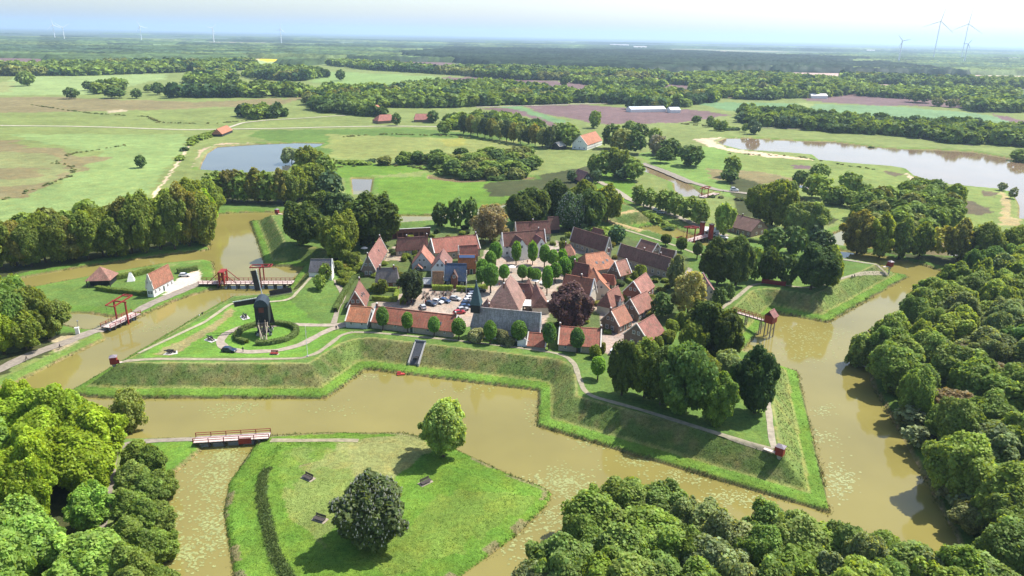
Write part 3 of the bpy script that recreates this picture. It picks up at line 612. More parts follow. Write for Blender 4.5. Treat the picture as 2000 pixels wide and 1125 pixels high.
# row along the outer west ditch
for k in range(16):
    cx = -22+28*k; yb = 524-.118*cx+(k % 2)*3; c = (LT, MD, OL, MD)[k % 4]
    tpx(('broad', 'loose', 'dense')[k % 3], cx, yb-92-8*math.sin(k*1.9)-(18 if cx > 250 else 0), yb, 62, c, 'tall tree in the row on the outer bank north of the pavilion', 'tree row along the outer west bank')
WEST2 = []
for k in range(9):
    cx = 60+40*k; x, y, z = on_ground(cx, 500-.17*cx); WEST2.append((x, y, z, 17+2*math.sin(k*2.7), 13)+[LT, OL, MD][k % 3])
merged_trees('woodland', WEST2, nper=1800)
for cx, yt, yb, w, c in ((345,368,452,70,LT),(392,385,472,66,MD),(375,350,440,62,LT),(405,350,425,56,LT),(330,372,440,56,LT),(398,372,440,50,YG)):
    tpx('broad', cx, yt, yb, w, c, 'bushy light green tree at the bend of the outer tree row', 'trees at the bend of the outer row')
for k in range(10):
    cx = 422+16.5*k; tpx('broad' if k % 2 else 'loose', cx, 334+4*math.sin(k*2.1), 392+k*.6, 44, (MD, LT, OL)[k % 3], 'tree in the straight row above the north west moat', 'straight row above the north west moat')
tpx('willow', 570, 286, 321, 46, (.1, .135, .07), 'grey-green willow clump standing at the edge of the west pond')
for cx, yt, yb, w, c in ((612,285,345,54,LT),(600,318,385,70,MD),(632,300,350,40,MD),(645,333,390,48,GD),(585,330,392,45,LT)):
    tpx('broad', cx, yt, yb, w, c, 'leafy tree in the clump between the west pond and the north west bastion', 'clump beside the west pond')
for cx, yt, yb, w, c, l in ((585,394,480,74,DK,'big dark rounded tree nearest the north west bastion corner'),(628,374,455,68,DK,'dark tree behind the big rounded tree on the north west bastion'),(668,372,460,72,(.05,.085,.03),'bluish green tree in the middle of the north west bastion grove'),(730,377,478,98,DK,'widest dark tree at the right end of the north west bastion grove'),
    (705,400,478,70,DK,'dark tree half hidden behind the widest tree of the north west grove'),(678,413,500,56,LT,'tall light green tree in front of the dark grove'),(660,445,508,46,MD,'smaller light tree at the front left of the dark grove'),(645,420,490,46,MD,'mid green tree inside the north west grove')):
    tpx('dense', cx, yt, yb, w, c, l, 'north west bastion grove')
for cx, yt, yb, w, c, k, l in ((862,394,442,34,DK,'dense','left one of three dark trees on the north rampart'),(893,386,447,33,DK,'dense','middle one of three dark trees on the north rampart'),(922,384,449,28,DK,'dense','right one of three dark trees on the north rampart'),
    (957,396,474,68,BRN,'sparse','pale half bare tree beside the dark row on the north rampart'),(1010,380,442,58,DK,'dense','dark tree right of the pale half bare tree'),(1046,363,432,52,DK,'dense','dark tree second right of the pale half bare tree'),(1082,352,425,62,DK,'dense','tallest dark tree of the north bastion grove'),
    (1114,374,448,62,(.045,.08,.03),'chestnut','dark chestnut with pale blossom on the north bastion'),(1152,366,445,54,DK,'dense','dark tree right of the blossoming chestnut'),(1186,360,432,48,MD,'dense','mid green tree at the right end of the north bastion grove'),(1140,352,410,50,MD,'dense','mid green tree behind the north bastion grove'),(1030,368,415,40,DK,'dense','small dark tree behind the north bastion grove')):
    tpx(k, cx, yt, yb, w, c, l, 'north bastion trees')
for k, (cx, yt, yb, w) in enumerate(((1246,361,400,28),(1270,366,406,28),(1296,369,413,32),(1322,376,422,34),(1346,383,432,38),(1366,390,440,38),(1308,372,416,24))):
    tpx('broad', cx, yt, yb, w, MD, 'tree in the avenue along the sandy road outside the north moat', 'avenue outside the north moat')
tpx('willow', 1412, 394, 462, 48, (.1, .15, .04), 'pale drooping tree in front of the brown roofed gatehouse')
for cx, yt, yb, w, c, l in ((1482,358,432,58,MD,'bushy tree behind the brown roofed gatehouse'),(1507,352,440,56,LT,'light green bushy tree right of the gatehouse roof'),(1533,370,446,50,MD,'tree right behind the gatehouse'),(1566,392,472,76,(.075,.115,.035),'broad pale green tree right of the gatehouse garden'),(1510,445,497,46,DK,'dark round tree below the gatehouse garden'),(1545,440,499,42,DK,'second dark round tree below the gatehouse garden'),(1462,480,520,30,DK,'small dark tree at the moat below the gatehouse'),(1590,440,492,36,GD,'small grey-green tree on the far bank of the north east moat'),
    (1612,452,492,32,DK,'small dark tree beside the north east channel')):
    tpx('broad', cx, yt, yb, w, c, l, 'trees round the gatehouse')
for cx, yt, yb, w, c, k, l in ((1400,466,555,58,DK,'dense','left big dark tree on the east curtain'),(1436,464,558,62,DK,'dense','right big dark tree on the east curtain'),(1470,482,548,40,MD,'broad','lighter tree right of the two big dark trees'),(1500,484,553,42,DK,'broad','dark tree behind the red fence'),(1535,496,556,42,DK,'broad','dark tree right of the red fence'),(1583,478,566,74,(.024,.048,.013),'dense','big dark egg-shaped tree on the east bastion'),(1615,482,560,48,MD,'dense','bright tree leaning out behind the egg-shaped tree')):
    tpx(k, cx, yt, yb, w, c, l, 'east bastion trees')
for cx, yt, yb, w, c in ((1430,304,346,34,MD),(1422,329,356,34,DK),(1560,332,362,30,DK),(1596,318,352,34,MD),(1592,338,388,48,LT),(1655,334,380,42,MD),(1686,358,398,36,MD),(1636,362,400,44,MD),(1662,372,404,34,LT),(1692,378,408,30,MD),(1615,362,398,36,LT),(1522,348,378,28,GD),(1545,352,382,26,MD)):
    tpx('dense', cx, yt, yb, w, c, 'round bushy tree in the meadow before the east lake', 'bushy trees in the east meadow')
for cx, yt, yb, w, c in ((1672,412,502,58,OL),(1716,418,507,56,LT),(1755,430,505,50,MD),(1793,434,506,46,MD),(1830,441,502,40,(.15,.15,.03)),(1868,432,512,52,OL),(1922,434,520,60,MD),(1972,440,520,56,MD),(2020,440,524,56,MD),(1900,440,505,40,MD)):
    tpx('loose', cx, yt, yb, w, c, 'tall tree with a visible trunk in the front row of the east wood', 'front row of the east wood')
Q = poisson(GP([(1660,430),(1740,400),(1800,384),(1860,395),(1865,440),(1830,470),(1700,475)], 2), 9.5, 5)
merged_trees('woodland', [(x, y, hz(x, y), 14+2*math.sin(x+y), 12)+[MD, LT, OL, (.13, .2, .04)][int(x*7+y*13) % 4] for x, y in Q], nper=1800)
# wood on the right bank
RW = GP([(1885,548),(1835,588),(1760,645),(1722,690),(1730,750),(1768,815),(1825,905),(1870,985),(1925,1080),(1950,1200),(2250,1200),(2160,900),(2120,560),(2010,535)], 0)
RWP = poisson(RW, 9.6, 11)
for k, (x, y) in enumerate(RWP):
    if x > 62+.62*y: continue
    v = vnoise([x], [y], 22, 78)[0]; c = ((.055, .09, .022), (.07, .11, .026), (.085, .125, .028), (.07, .1, .04), (.045, .085, .02))[int(v*4.99)]
    thin = k % 12 == 5
    tree('sparse' if thin else ('broad', 'loose', 'dense', 'broad')[k % 4], x, y, hz(x, y), 12.5+3.2*math.sin(k*2.1)+(1 if x > 150 else 0), 12.0+3.0*math.sin(k*1.3), BRN if thin else c, 'pale thin crowned tree in the wood along the right moat bank' if thin else 'tree among many in the wood along the right moat bank', 'wood along the right moat bank')
EX = [(x, y) for x, y in RWP if x > 62+.62*y]+[tuple(q) for q in poisson(GP([(2010,535),(2120,560),(2160,900),(2250,1200),(3000,1300),(2900,800),(2500,560)], 0), 11, 12)]
merged_trees('woodland', [(x, y, hz(x, y), 12+2*math.sin(x), 12)+[MD, LT, OL, GD][int(abs(x*7+y)) % 4] for x, y in EX], nper=900, seed=12)
EX = [(x, y) for x, y in poisson(GP([(-1100,700),(-420,740),(-150,790),(0,800),(60,900),(0,1300),(-420,1300),(-1000,1000)], 6), 10.5, 13) if x < -62-.62*y and y > 70]
merged_trees('woodland', [(x, y, hz(x, y), 12+2*math.sin(x), 12)+[MD, LT, LT, MD][int(abs(x*7+y)) % 4] for x, y in EX], nper=900, seed=14)
tpx('broad', 1676, 648, 722, 56, (.085, .13, .035), 'small tree leaning out over the water at the head of the right wood')
for cx, yt, h, w, c in ((1905,990,6,7,GR),(1785,790,6,7,GR),(1800,830,6,6,GR),(1752,735,5,6,MD),(1860,925,6,7,GR),(1890,960,5,6,GR)):
    ttop('broad', cx, yt, h, w, c, 'low grey-green willow at the foot of the right wood', 'low willows at the right bank')
# wood at the bottom right
for k, (cx, yt) in enumerate(((1232,912),(1172,940),(1295,930),(1345,958),(1138,985),(1205,975),(1262,980),(1100,1056),(1048,1100),(1160,1036),(1222,1036),(1300,1026),(1384,984),(1424,1004),(1350,1040),(1455,1036),(1402,1060),(1512,968),(1545,990),(1500,1036),(1572,1012),(1622,1022),(1660,1030),(1700,1046),(1740,1042),(1782,1066),
      (1690,1098),(1740,1098),(1822,1088),(1890,1070),(1925,1095),(1580,1074),(1520,1094),(1640,1086),(1300,1095),(1240,1098),(1180,1095),(1120,1110),(1450,1098),(1380,1110),(1960,1112),(1860,1112),(1350,1140),(1250,1150),(1550,1140),(1650,1140),(1750,1150))):
    c = ((.075, .115, .03), (.085, .135, .026), (.065, .105, .028), (.085, .115, .05), (.06, .1, .022))[k % 5]
    if 1350 < cx < 1480 and yt < 1110: c = (.095, .125, .055)
    ttop(('broad', 'loose', 'broad', 'dense')[k % 4], cx, yt, 12.0+1.5*math.sin(k*2), 9.8+2.4*math.sin(k*1.3), c, 'grey-green tree in the wood at the moat edge below the south bastion' if c[2] > .045 else 'green tree in the wood at the moat edge below the south bastion', 'wood at the near right moat edge')
# village trees
for k, (cx, yt, yb, w) in enumerate(((748,599,646,27),(796,609,651,24),(848,618,658,25),(896,621,664,29),(957,626,673,29),(1013,626,674,34),(1072,629,683,29),(1126,640,690,30))):
    n = ('first', 'second', 'third', 'fourth', 'fifth', 'sixth', 'seventh', 'eighth')[k]
    tpx('lime', cx, yt, yb, w, (.046, .1, .019) if k < 6 else (.04, .09, .025), n + ' clipped round tree from the left in front of the long low barracks', 'clipped trees along the rampart walk')
for cx, yt, yb, w, c, l in ((930,636,668,34,(.1,.12,.06),'olive shrub against the church wall, left of the fifth clipped tree'),(980,637,670,26,(.09,.11,.055),'olive shrub against the church wall, right of the fifth clipped tree'),(995,652,676,22,(.09,.11,.055),'lower olive shrub near the corner of the church wall'),(1162,667,699,22,LT,'small round green bush at the gable end of the last barrack'),(1176,664,690,13,OL,'narrow shrub against the end gable of the last barrack')):
    tpx('shrub', cx, yt, yb, w, c, l)
tpx('lime', 1167, 696, 742, 32, (.07, .14, .02), 'young round tree on the lawn inside the rampart bend')
for k, (cx, yt, yb, w) in enumerate(((968,472,517,28),(958,490,528,26),(942,505,548,26),(958,514,572,36),(984,516,552,24),(1008,474,517,21),(1040,473,517,20),(1063,477,522,24),(1079,487,525,24),(1020,517,550,23),(1046,524,556,24),(1068,518,577,25),(1084,512,552,25),(1101,501,547,30),(1119,499,535,22),(940,520,560,24),(1035,522,548,16),(1098,488,522,20))):
    tpx('lime', cx, yt, yb, w, (.05, .115, .02), 'clipped lime in the ring round the market square', 'ring of limes round the market square')
tpx('dense', 803, 526, 590, 46, (.024, .04, .018), 'broad dark evergreen tree at the corner of the car park')
tpx('dense', 1115, 556, 640, 84, CPR, 'copper beech with dark purple leaves behind the church')
for cx, yt, yb, w, c, k, l in ((1318,494,566,34,(.085,.115,.05),'tall','slim grey-green birch at the end of the long north east terrace'),(1342,530,618,72,(.12,.13,.05),'sparse','pale thin leafed tree beside the pink roofed house'),(1290,570,622,40,DK,'dense','dark bush-like tree left of the pale thin leafed tree'),(1206,437,474,32,(.04,.075,.03),'dense','dark blossoming tree at the gable of the north terrace'),
    (1300,458,480,20,DK,'lime','first of three clipped trees on the rampart by the red gate'),(1330,465,492,22,DK,'lime','second of three clipped trees on the rampart by the red gate'),(1361,472,505,23,DK,'lime','third of three clipped trees on the rampart by the red gate'),
    (1372,588,690,78,DK,'dense','big dark tree left of the red privy walkway'),(1410,606,700,66,DK,'dense','big dark tree at the foot of the red privy walkway'),(1350,625,700,50,MD,'dense','mid green tree behind the south bastion grove'),
    (1214,662,772,62,DK,'broad','dark tree at the left end of the south bastion grove'),(1258,664,776,72,MD,'broad','second tree from the left in the south bastion grove'),(1326,668,806,98,(.045,.09,.02),'broad','tallest broad tree with a clear trunk on the south bastion'),(1290,680,790,76,DK,'broad','dark tree behind the tallest tree of the south bastion'),
    (1402,730,828,74,(.06,.105,.02),'broad','low spreading light tree at the front of the south bastion grove'),(1474,682,806,82,(.023,.047,.013),'dense','dark egg-shaped tree at the right end of the south bastion grove'),(1422,688,748,60,(.085,.12,.045),'broad','pale green tree between the dark trees of the south bastion'),(1372,690,770,60,MD,'broad','tree in the middle of the south bastion grove'),
    (1403,560,598,28,DK,'dense','small dark round tree on the lawn below the east curtain'),(1424,553,588,20,DK,'dense','smaller dark round tree on the lawn below the east curtain'),
    (638,512,548,22,LT,'broad','upper small tree on the rampart above the mill'),(624,534,567,22,LT,'broad','lower small tree on the rampart above the mill'),(745,600,625,1,LT,'lime','')):
    if l: tpx(k, cx, yt, yb, w, c, l)
for cx, yt, yb, w, c in ((748,540,572,18,MD),(733,548,570,14,MD),(690,488,520,26,MD),(715,440,478,26,MD),(1265,575,600,20,LT),(1305,640,668,26,LT),(1285,652,676,20,MD),(1312,618,650,26,LT),(1330,600,640,28,MD),(1395,650,690,40,MD),(1250,510,545,22,MD),(1220,520,545,16,DK),(1160,460,490,24,GD),(1176,472,496,14,OL),(1100,465,488,18,MD),(985,452,478,14,LT),(675,480,515,26,LT),(660,505,530,22,MD),(1240,525,548,14,MD)):
    tpx('shrub', cx, yt, yb, w, c, 'leafy garden shrub between the village houses', 'garden shrubs in the village')
for x, y in poisson(GP([(672,500),(705,495),(715,520),(700,545),(668,560),(655,540)], 4.3), 4.2, 21):
    tree('shrub', x, y, hz(x, y), 2.4, 3.6, (MD, LT, OL)[int(x*9+y) % 3], 'leafy garden shrub between the village houses', 'garden shrubs in the village')
for x, y in poisson(GP([(720,470),(1000,440),(1180,460),(1340,525),(1300,640),(1200,650),(1080,640),(1100,560),(1130,500),(950,480),(800,560),(730,560)], 4.4), 9, 23):
    tree('shrub', x, y, hz(x, y), 1.8+1.2*math.sin(x)**2, 2.6+1.4*math.sin(y)**2, (MD, LT, OL, GD)[int(x*9+y) % 4], 'leafy garden shrub between the village houses', 'garden shrubs in the village')
# trees about the outworks and farms
for cx, yt, yb, w, c in ((1090,238,286,40,MD),(1070,248,288,34,DK),(1110,240,288,44,MD),(1190,240,290,40,DK),(1215,250,298,44,OL),(1240,255,300,40,DK),(1160,215,250,24,LT),(1250,240,275,36,DK),(1280,262,302,34,(.1,.095,.06)),(1310,270,310,44,DK),(1345,282,324,48,DK),(1300,285,318,34,DK),(1230,235,262,30,MD),(1275,248,280,26,MD)):
    tpx('dense', cx, yt, yb, w, c, 'dark leafy tree around the white gabled farmhouse', 'trees around the white gabled farmhouse')
for cx, yt, yb, w, c in ((1180,295,345,44,MD),(1205,290,348,50,MD),(1235,308,352,44,MD),(1215,325,352,34,GD),(1165,330,358,20,GD),(1115,332,356,20,GD),(1160,300,340,30,MD)):
    tpx('broad', cx, yt, yb, w, c, 'leafy tree beside the small black barn', 'trees beside the small black barn')
Q = poisson(GP([(740,322),(850,315),(900,308),(1000,300),(1040,310),(1045,335),(1000,352),(900,350),(870,340),(840,325)], 1), 9, 31)
merged_trees('thicket', [(x, y, hz(x, y), 7+3*math.sin(x*3+y), 11)+[MD, LT, DK, OL][int(x*5+y*3) % 4] for x, y in Q], nper=900)
for cx, yt, yb, w, c in ((275,302,328,20,DK),(140,170,193,26,DK),(172,157,177,20,DK),(192,160,178,18,DK),(222,170,192,38,DK),(222,152,176,28,MD),(270,172,192,20,DK),(310,160,185,24,DK),(290,165,180,18,MD),(50,138,168,30,MD),(665,135,158,18,DK),(855,150,172,16,MD),(610,175,195,22,DK),(560,165,185,24,MD),(1795,172,200,42,MD),(1830,190,208,22,OL),(1860,192,210,22,OL),(1700,285,292,12,GD),(865,235,262,26,MD),(845,215,240,22,DK),(775,220,245,18,DK),
                        (1385,225,248,14,MD),(1400,232,255,14,LT),(1412,234,256,16,MD),(1360,225,240,18,DK),(1455,240,258,12,MD),(1470,233,262,24,GD),(1100,150,170,14,DK),(1955,355,372,16,GR),(1978,365,388,16,GR),(1990,290,318,40,MD)):
    tpx('dense', cx, yt, yb, w, c, 'lone tree standing apart in the distant meadows', 'lone trees in the distant meadows')
for k in range(13):
    tpx('sparse', 905+14*k, 222+2.2*k+3*math.sin(k*3), 262+2.4*k, 24, (GD, OL, (.1, .13, .05))[k % 3], 'slim pale tree in the avenue leading to the white gabled farmhouse', 'avenue to the white gabled farmhouse')

plant_all()
# ------------------------------------------------------------------ far woods, one object each
def wood(name, polys, spacing, hs, ws, cols, nper, seed):
    T = []; rng = np.random.default_rng(seed)
    for P in polys:
        Q = poisson(GP(P, 0), spacing, seed)
        Q = Q[rng.random(len(Q)) < .93]
        h = height(Q[:, 0], Q[:, 1])
        for (x, y), z in zip(Q, h):
            c = cols[int(vnoise([x], [y], spacing*4, seed)[0]*len(cols)*.999)]; v = .8+.4*rng.random(); T.append((x, y, z-.5, hs*(.7+.5*rng.random()), ws*(.8+.4*rng.random()), c[0]*v, c[1]*v, c[2]*v))
    return merged_trees(name, T, nper=nper, seed=seed)
MIX = [DK, MD, LT, (.05,.1,.03), OL]
wood('treeline', [[(-200,152),(0,150),(150,150),(360,143),(500,138),(500,127),(300,129),(0,137),(-200,140)],
  [(640,129),(720,138),(880,147),(1000,157),(1260,159),(1300,150),(1150,143),(1000,138),(860,140),(760,132),(680,126)],
  [(385,152),(450,150),(460,160),(385,160)],[(480,150),(520,140),(600,143),(640,152),(590,160),(500,158)], [(335,186),(420,180),(560,182),(600,184),(600,192),(420,193),(335,193)],
  [(1560,185),(1480,178),(1300,165),(1290,155),(1500,150),(1650,168),(1680,182),(1620,192),(1480,195)], [(1640,152),(1800,160),(2100,165),(2100,176),(1850,172),(1650,162)], [(1880,205),(2150,208),(2150,224),(1890,220)]], 15, 17, 17, MIX, 70, 101)
wood('treeline', [[(1100,160),(1180,163),(1300,168),(1290,176),(1180,172)],[(1400,150),(1560,156),(1700,168),(1640,180),(1500,172),(1400,160)],[(1660,176),(1760,182),(1900,180),(1990,186),(1985,196),(1800,196),(1680,190)],[(1340,176),(1460,186),(1540,192),(1500,198),(1380,192)],[(360,165),(390,148),(420,150),(440,165)],[(180,178),(240,172),(240,182),(190,186)]], 14, 15, 15, [MD, LT, LT, DK, (.16,.22,.05)], 90, 105)
wood('treeline', [[(600,195),(640,182),(760,180),(850,172),(960,170),(1020,176),(1120,188),(1140,203),(1000,208),(880,212),(760,213),(640,222),(605,215)], [(1150,180),(1250,186),(1330,190),(1400,200),(1330,212),(1200,206),(1140,200)], [(1230,215),(1300,217),(1330,208),(1250,208)]], 12, 15, 14, MIX, 110, 102)
wood('treeline', [[(1445,222),(1500,228),(1560,228),(1600,238),(1740,248),(1800,250),(1860,252),(2100,274),(2100,300),(1940,286),(1850,282),(1760,268),(1640,262),(1560,255),(1440,244)], [(870,242),(960,240),(1020,250),(1060,262),(1050,275),(970,262),(880,255)], [(458,228),(480,222),(550,224),(555,232),(480,236)], [(600,205),(660,208),(720,222),(760,232),(700,228),(620,222)]], 11, 13, 12, [MD, DK, LT, GD], 200, 103)
wood('shrubbery', [[(365,290),(395,275),(420,268),(440,262),(420,258),(375,275),(345,320),(352,325)], [(655,318),(730,320),(735,328),(660,326)], [(830,322),(870,326),(880,345),(860,350)], [(1395,250),(1440,252),(1440,258),(1400,256)],[(1130,470),(1180,470),(1190,495),(1140,485)],[(1270,425),(1330,452),(1340,460),(1300,450),(1262,428)],[(1225,408),(1300,440),(1318,455),(1235,418)]], 6, 3.2, 6, [MD, LT, GD], 120, 104)
# dark pine forest and the hazy plain beyond: rough canopy sheets with edges
def canopy(name, patches, seed):
    rng = np.random.default_rng(seed); VV = []; FF = []; CC = []; base = 0
    for P, res, hm, c in patches:
        lo, hi = P.min(0), P.max(0); nx = int((hi[0]-lo[0])/res)+2; ny = int((hi[1]-lo[1])/(res*1.2))+2
        gx, gy = np.meshgrid(np.linspace(lo[0]-res, hi[0]+res, nx), np.linspace(lo[1]-res, hi[1]+res, ny), indexing='ij')
        gx = gx+rng.normal(size=gx.shape)*res*.25; gy = gy+rng.normal(size=gx.shape)*res*.25
        ins = inpoly(gx.ravel(), gy.ravel(), P).reshape(gx.shape)
        if ins.sum() < 4: continue
        z = np.where(ins, hm*(.62+.6*rng.random(gx.shape)), -2.0); g = height(gx.ravel(), gy.ravel()).reshape(gx.shape); z = z+g
        cc = np.array(c)[None]*(.65+.7*rng.random((gx.size, 1)))*(.5+1.0*vnoise(gx.ravel(), gy.ravel(), res*7, seed))[:, None]
        I = np.arange(gx.size).reshape(gx.shape)+base; an = ins[:-1, :-1] | ins[1:, :-1] | ins[1:, 1:] | ins[:-1, 1:]
        F = np.stack([I[:-1, :-1], I[1:, :-1], I[1:, 1:], I[:-1, 1:]], -1)[an]; VV.append(np.stack([gx, gy, z], -1).reshape(-1, 3)); FF.append(F); CC.append(cc); base += gx.size
    me = mesh_np(name, np.concatenate(VV), np.concatenate(FF), [FOLS]); vcol(me, np.concatenate(CC), 'tint'); return tag(ob(name, me), kind='stuff')
canopy('pine_forest', [(GP(P, 0), r, 18, (.03, .05, .03)) for P, r in (([(880,121),(960,134),(1100,136),(1260,142),(1420,143),(1500,141),(1600,130),(1700,120),(1500,112),(1350,104),(1100,101),(900,100),(780,108),(800,116)], 11), ([(1500,141),(1780,147),(1900,152),(1720,128),(1600,130)], 11))], 201)
rg = np.random.default_rng(202); patches = []
pc = [(.07,.11,.045), (.11,.17,.06), (.05,.08,.04), (.15,.2,.07), (.08,.13,.07)]
for k in range(300):
    cx = rg.uniform(-300, 2300); t = rg.random(); cy = 54+.0185*cx+8+58*t**1.15
    D = depth(G(cx, cy)[1]); 
    if D > 14000 or cy-.0185*cx > 112: continue
    if 800 < cx < 1650 and 98+.0 < cy < 145 and cy > 99: continue
    c0 = G(cx, cy); L = rg.uniform(160, 800)*(D/3500)**.5; W = rg.uniform(35, 140)*(D/3500)**.6; n = 9; a = np.linspace(0, 6.28, n, endpoint=False)
    P = np.stack([c0[0]+L*np.cos(a)*(.6+.5*rg.random(n)), c0[1]+W*np.sin(a)*(.6+.5*rg.random(n))], 1); patches.append((P, max(11, D/260), 13+3*rg.random(), pc[k % 5]))
for P in ([(-100,112),(100,108),(300,108),(480,112),(480,122),(300,118),(180,124),(100,128),(90,116)], [(300,95),(700,100),(760,108),(560,110),(480,108),(300,104)], [(1650,118),(1780,124),(2000,136),(2200,140),(2200,128),(1900,118),(1700,110)], [(560,120),(640,126),(600,130),(540,126)]):
    patches.append((GP(P, 0), 13, 13, (.09,.14,.055)))
canopy('distant_woods', patches, 203)

# ------------------------------------------------------------------ haze: even air round camera and scene
hb = MB(); hb.box((0, 21000, 160), (130000, 52000, 340)); hm = bpy.data.materials.new('haze'); hm.use_nodes = True; N = hm.node_tree.nodes; N.remove(N['Principled BSDF'])
pv = N.new('ShaderNodeVolumePrincipled'); pv.inputs['Color'].default_value = (.56, .73, .98, 1); pv.inputs['Density'].default_value = 0.72e-4; pv.inputs['Anisotropy'].default_value = .3
hm.node_tree.links.new(pv.outputs[0], N['Material Output'].inputs['Volume'])
tag(hb.build('haze', hm), kind='stuff')

def hedgerow(pts, hgt, seed):
    P = GP(pts, 1.0); T = []; rng = np.random.default_rng(seed)
    for a, b in zip(P[:-1], P[1:]):
        L = np.hypot(*(b-a))
        for t in rng.random(int(L/2.6)):
            q = a+(b-a)*t+rng.normal(size=2)*1.2
            if rng.random() < .8: T.append((q[0], q[1], hz(*q)-.2, hgt*rng.uniform(.5, 1.3), hgt*rng.uniform(1.2, 2.4), (.14)*rng.uniform(.8, 1.3), .17, .06))
    merged_trees('hedgerow', T, nper=40, seed=seed)
hedgerow([(-60,405),(0,392),(60,372),(120,352),(147,338),(140,325),(110,318),(132,302),(250,284)], 1.0, 301)
hedgerow([(60,205),(180,222),(290,228),(310,240),(420,242),(480,236)], 1.2, 302)
hedgerow([(660,268),(760,262),(870,266),(960,275),(1010,290)], 1.2, 303); hedgerow([(1420,300),(1560,306),(1660,325),(1720,332)], 1.0, 304); hedgerow([(1330,242),(1440,252)], 1.6, 305); hedgerow([(640,330),(720,322),(810,326),(850,336)], 1.4, 306); hedgerow([(1385,385),(1480,395),(1560,402)], 1.6, 307)
# ------------------------------------------------------------------ ground cover: tufts, reeds, lily pads
def grass_mat(name):
    m = bpy.data.materials.new(name); m.use_nodes = True; nt = m.node_tree; N = nt.nodes; L = nt.links; N.remove(N['Principled BSDF']); vc = N.new('ShaderNodeVertexColor'); vc.layer_name = 'tint'
    d = N.new('ShaderNodeBsdfDiffuse'); t = N.new('ShaderNodeBsdfTranslucent'); a = N.new('ShaderNodeMixShader'); a.inputs[0].default_value = .35
    L.new(vc.outputs[0], d.inputs['Color']); L.new(vc.outputs[0], t.inputs['Color']); L.new(d.outputs[0], a.inputs[1]); L.new(t.outputs[0], a.inputs[2]); L.new(a.outputs[0], N['Material Output'].inputs['Surface']); return m
GRASSM = grass_mat('grass_blades')
def tufts(name, XY, Z, hgt, wid, C, blades, seed):
    rng = np.random.default_rng(seed); n = len(XY); k = n*blades
    px = np.repeat(XY[:, 0], blades)+rng.normal(size=k)*wid*.6; py = np.repeat(XY[:, 1], blades)+rng.normal(size=k)*wid*.6; pz = np.repeat(Z, blades)-.08
    a = rng.random(k)*6.28; h = np.repeat(hgt, blades)*(.5+.8*rng.random(k)); w = wid*(.25+.3*rng.random(k)); lx = rng.normal(size=k)*h*.35; ly = rng.normal(size=k)*h*.35
    V = np.empty((k, 3, 3)); V[:, 0] = np.stack([px-np.cos(a)*w, py-np.sin(a)*w, pz], 1); V[:, 1] = np.stack([px+np.cos(a)*w, py+np.sin(a)*w, pz], 1); V[:, 2] = np.stack([px+lx, py+ly, pz+h], 1)
    me = mesh_np(name, V.reshape(-1, 3), np.arange(k*3).reshape(k, 3), [GRASSM]); cc = np.repeat(np.repeat(C, blades, 0)*(.7+.6*rng.random((k, 1))), 3, 0); vcol(me, cc, 'tint'); return tag(ob(name, me), kind='stuff')
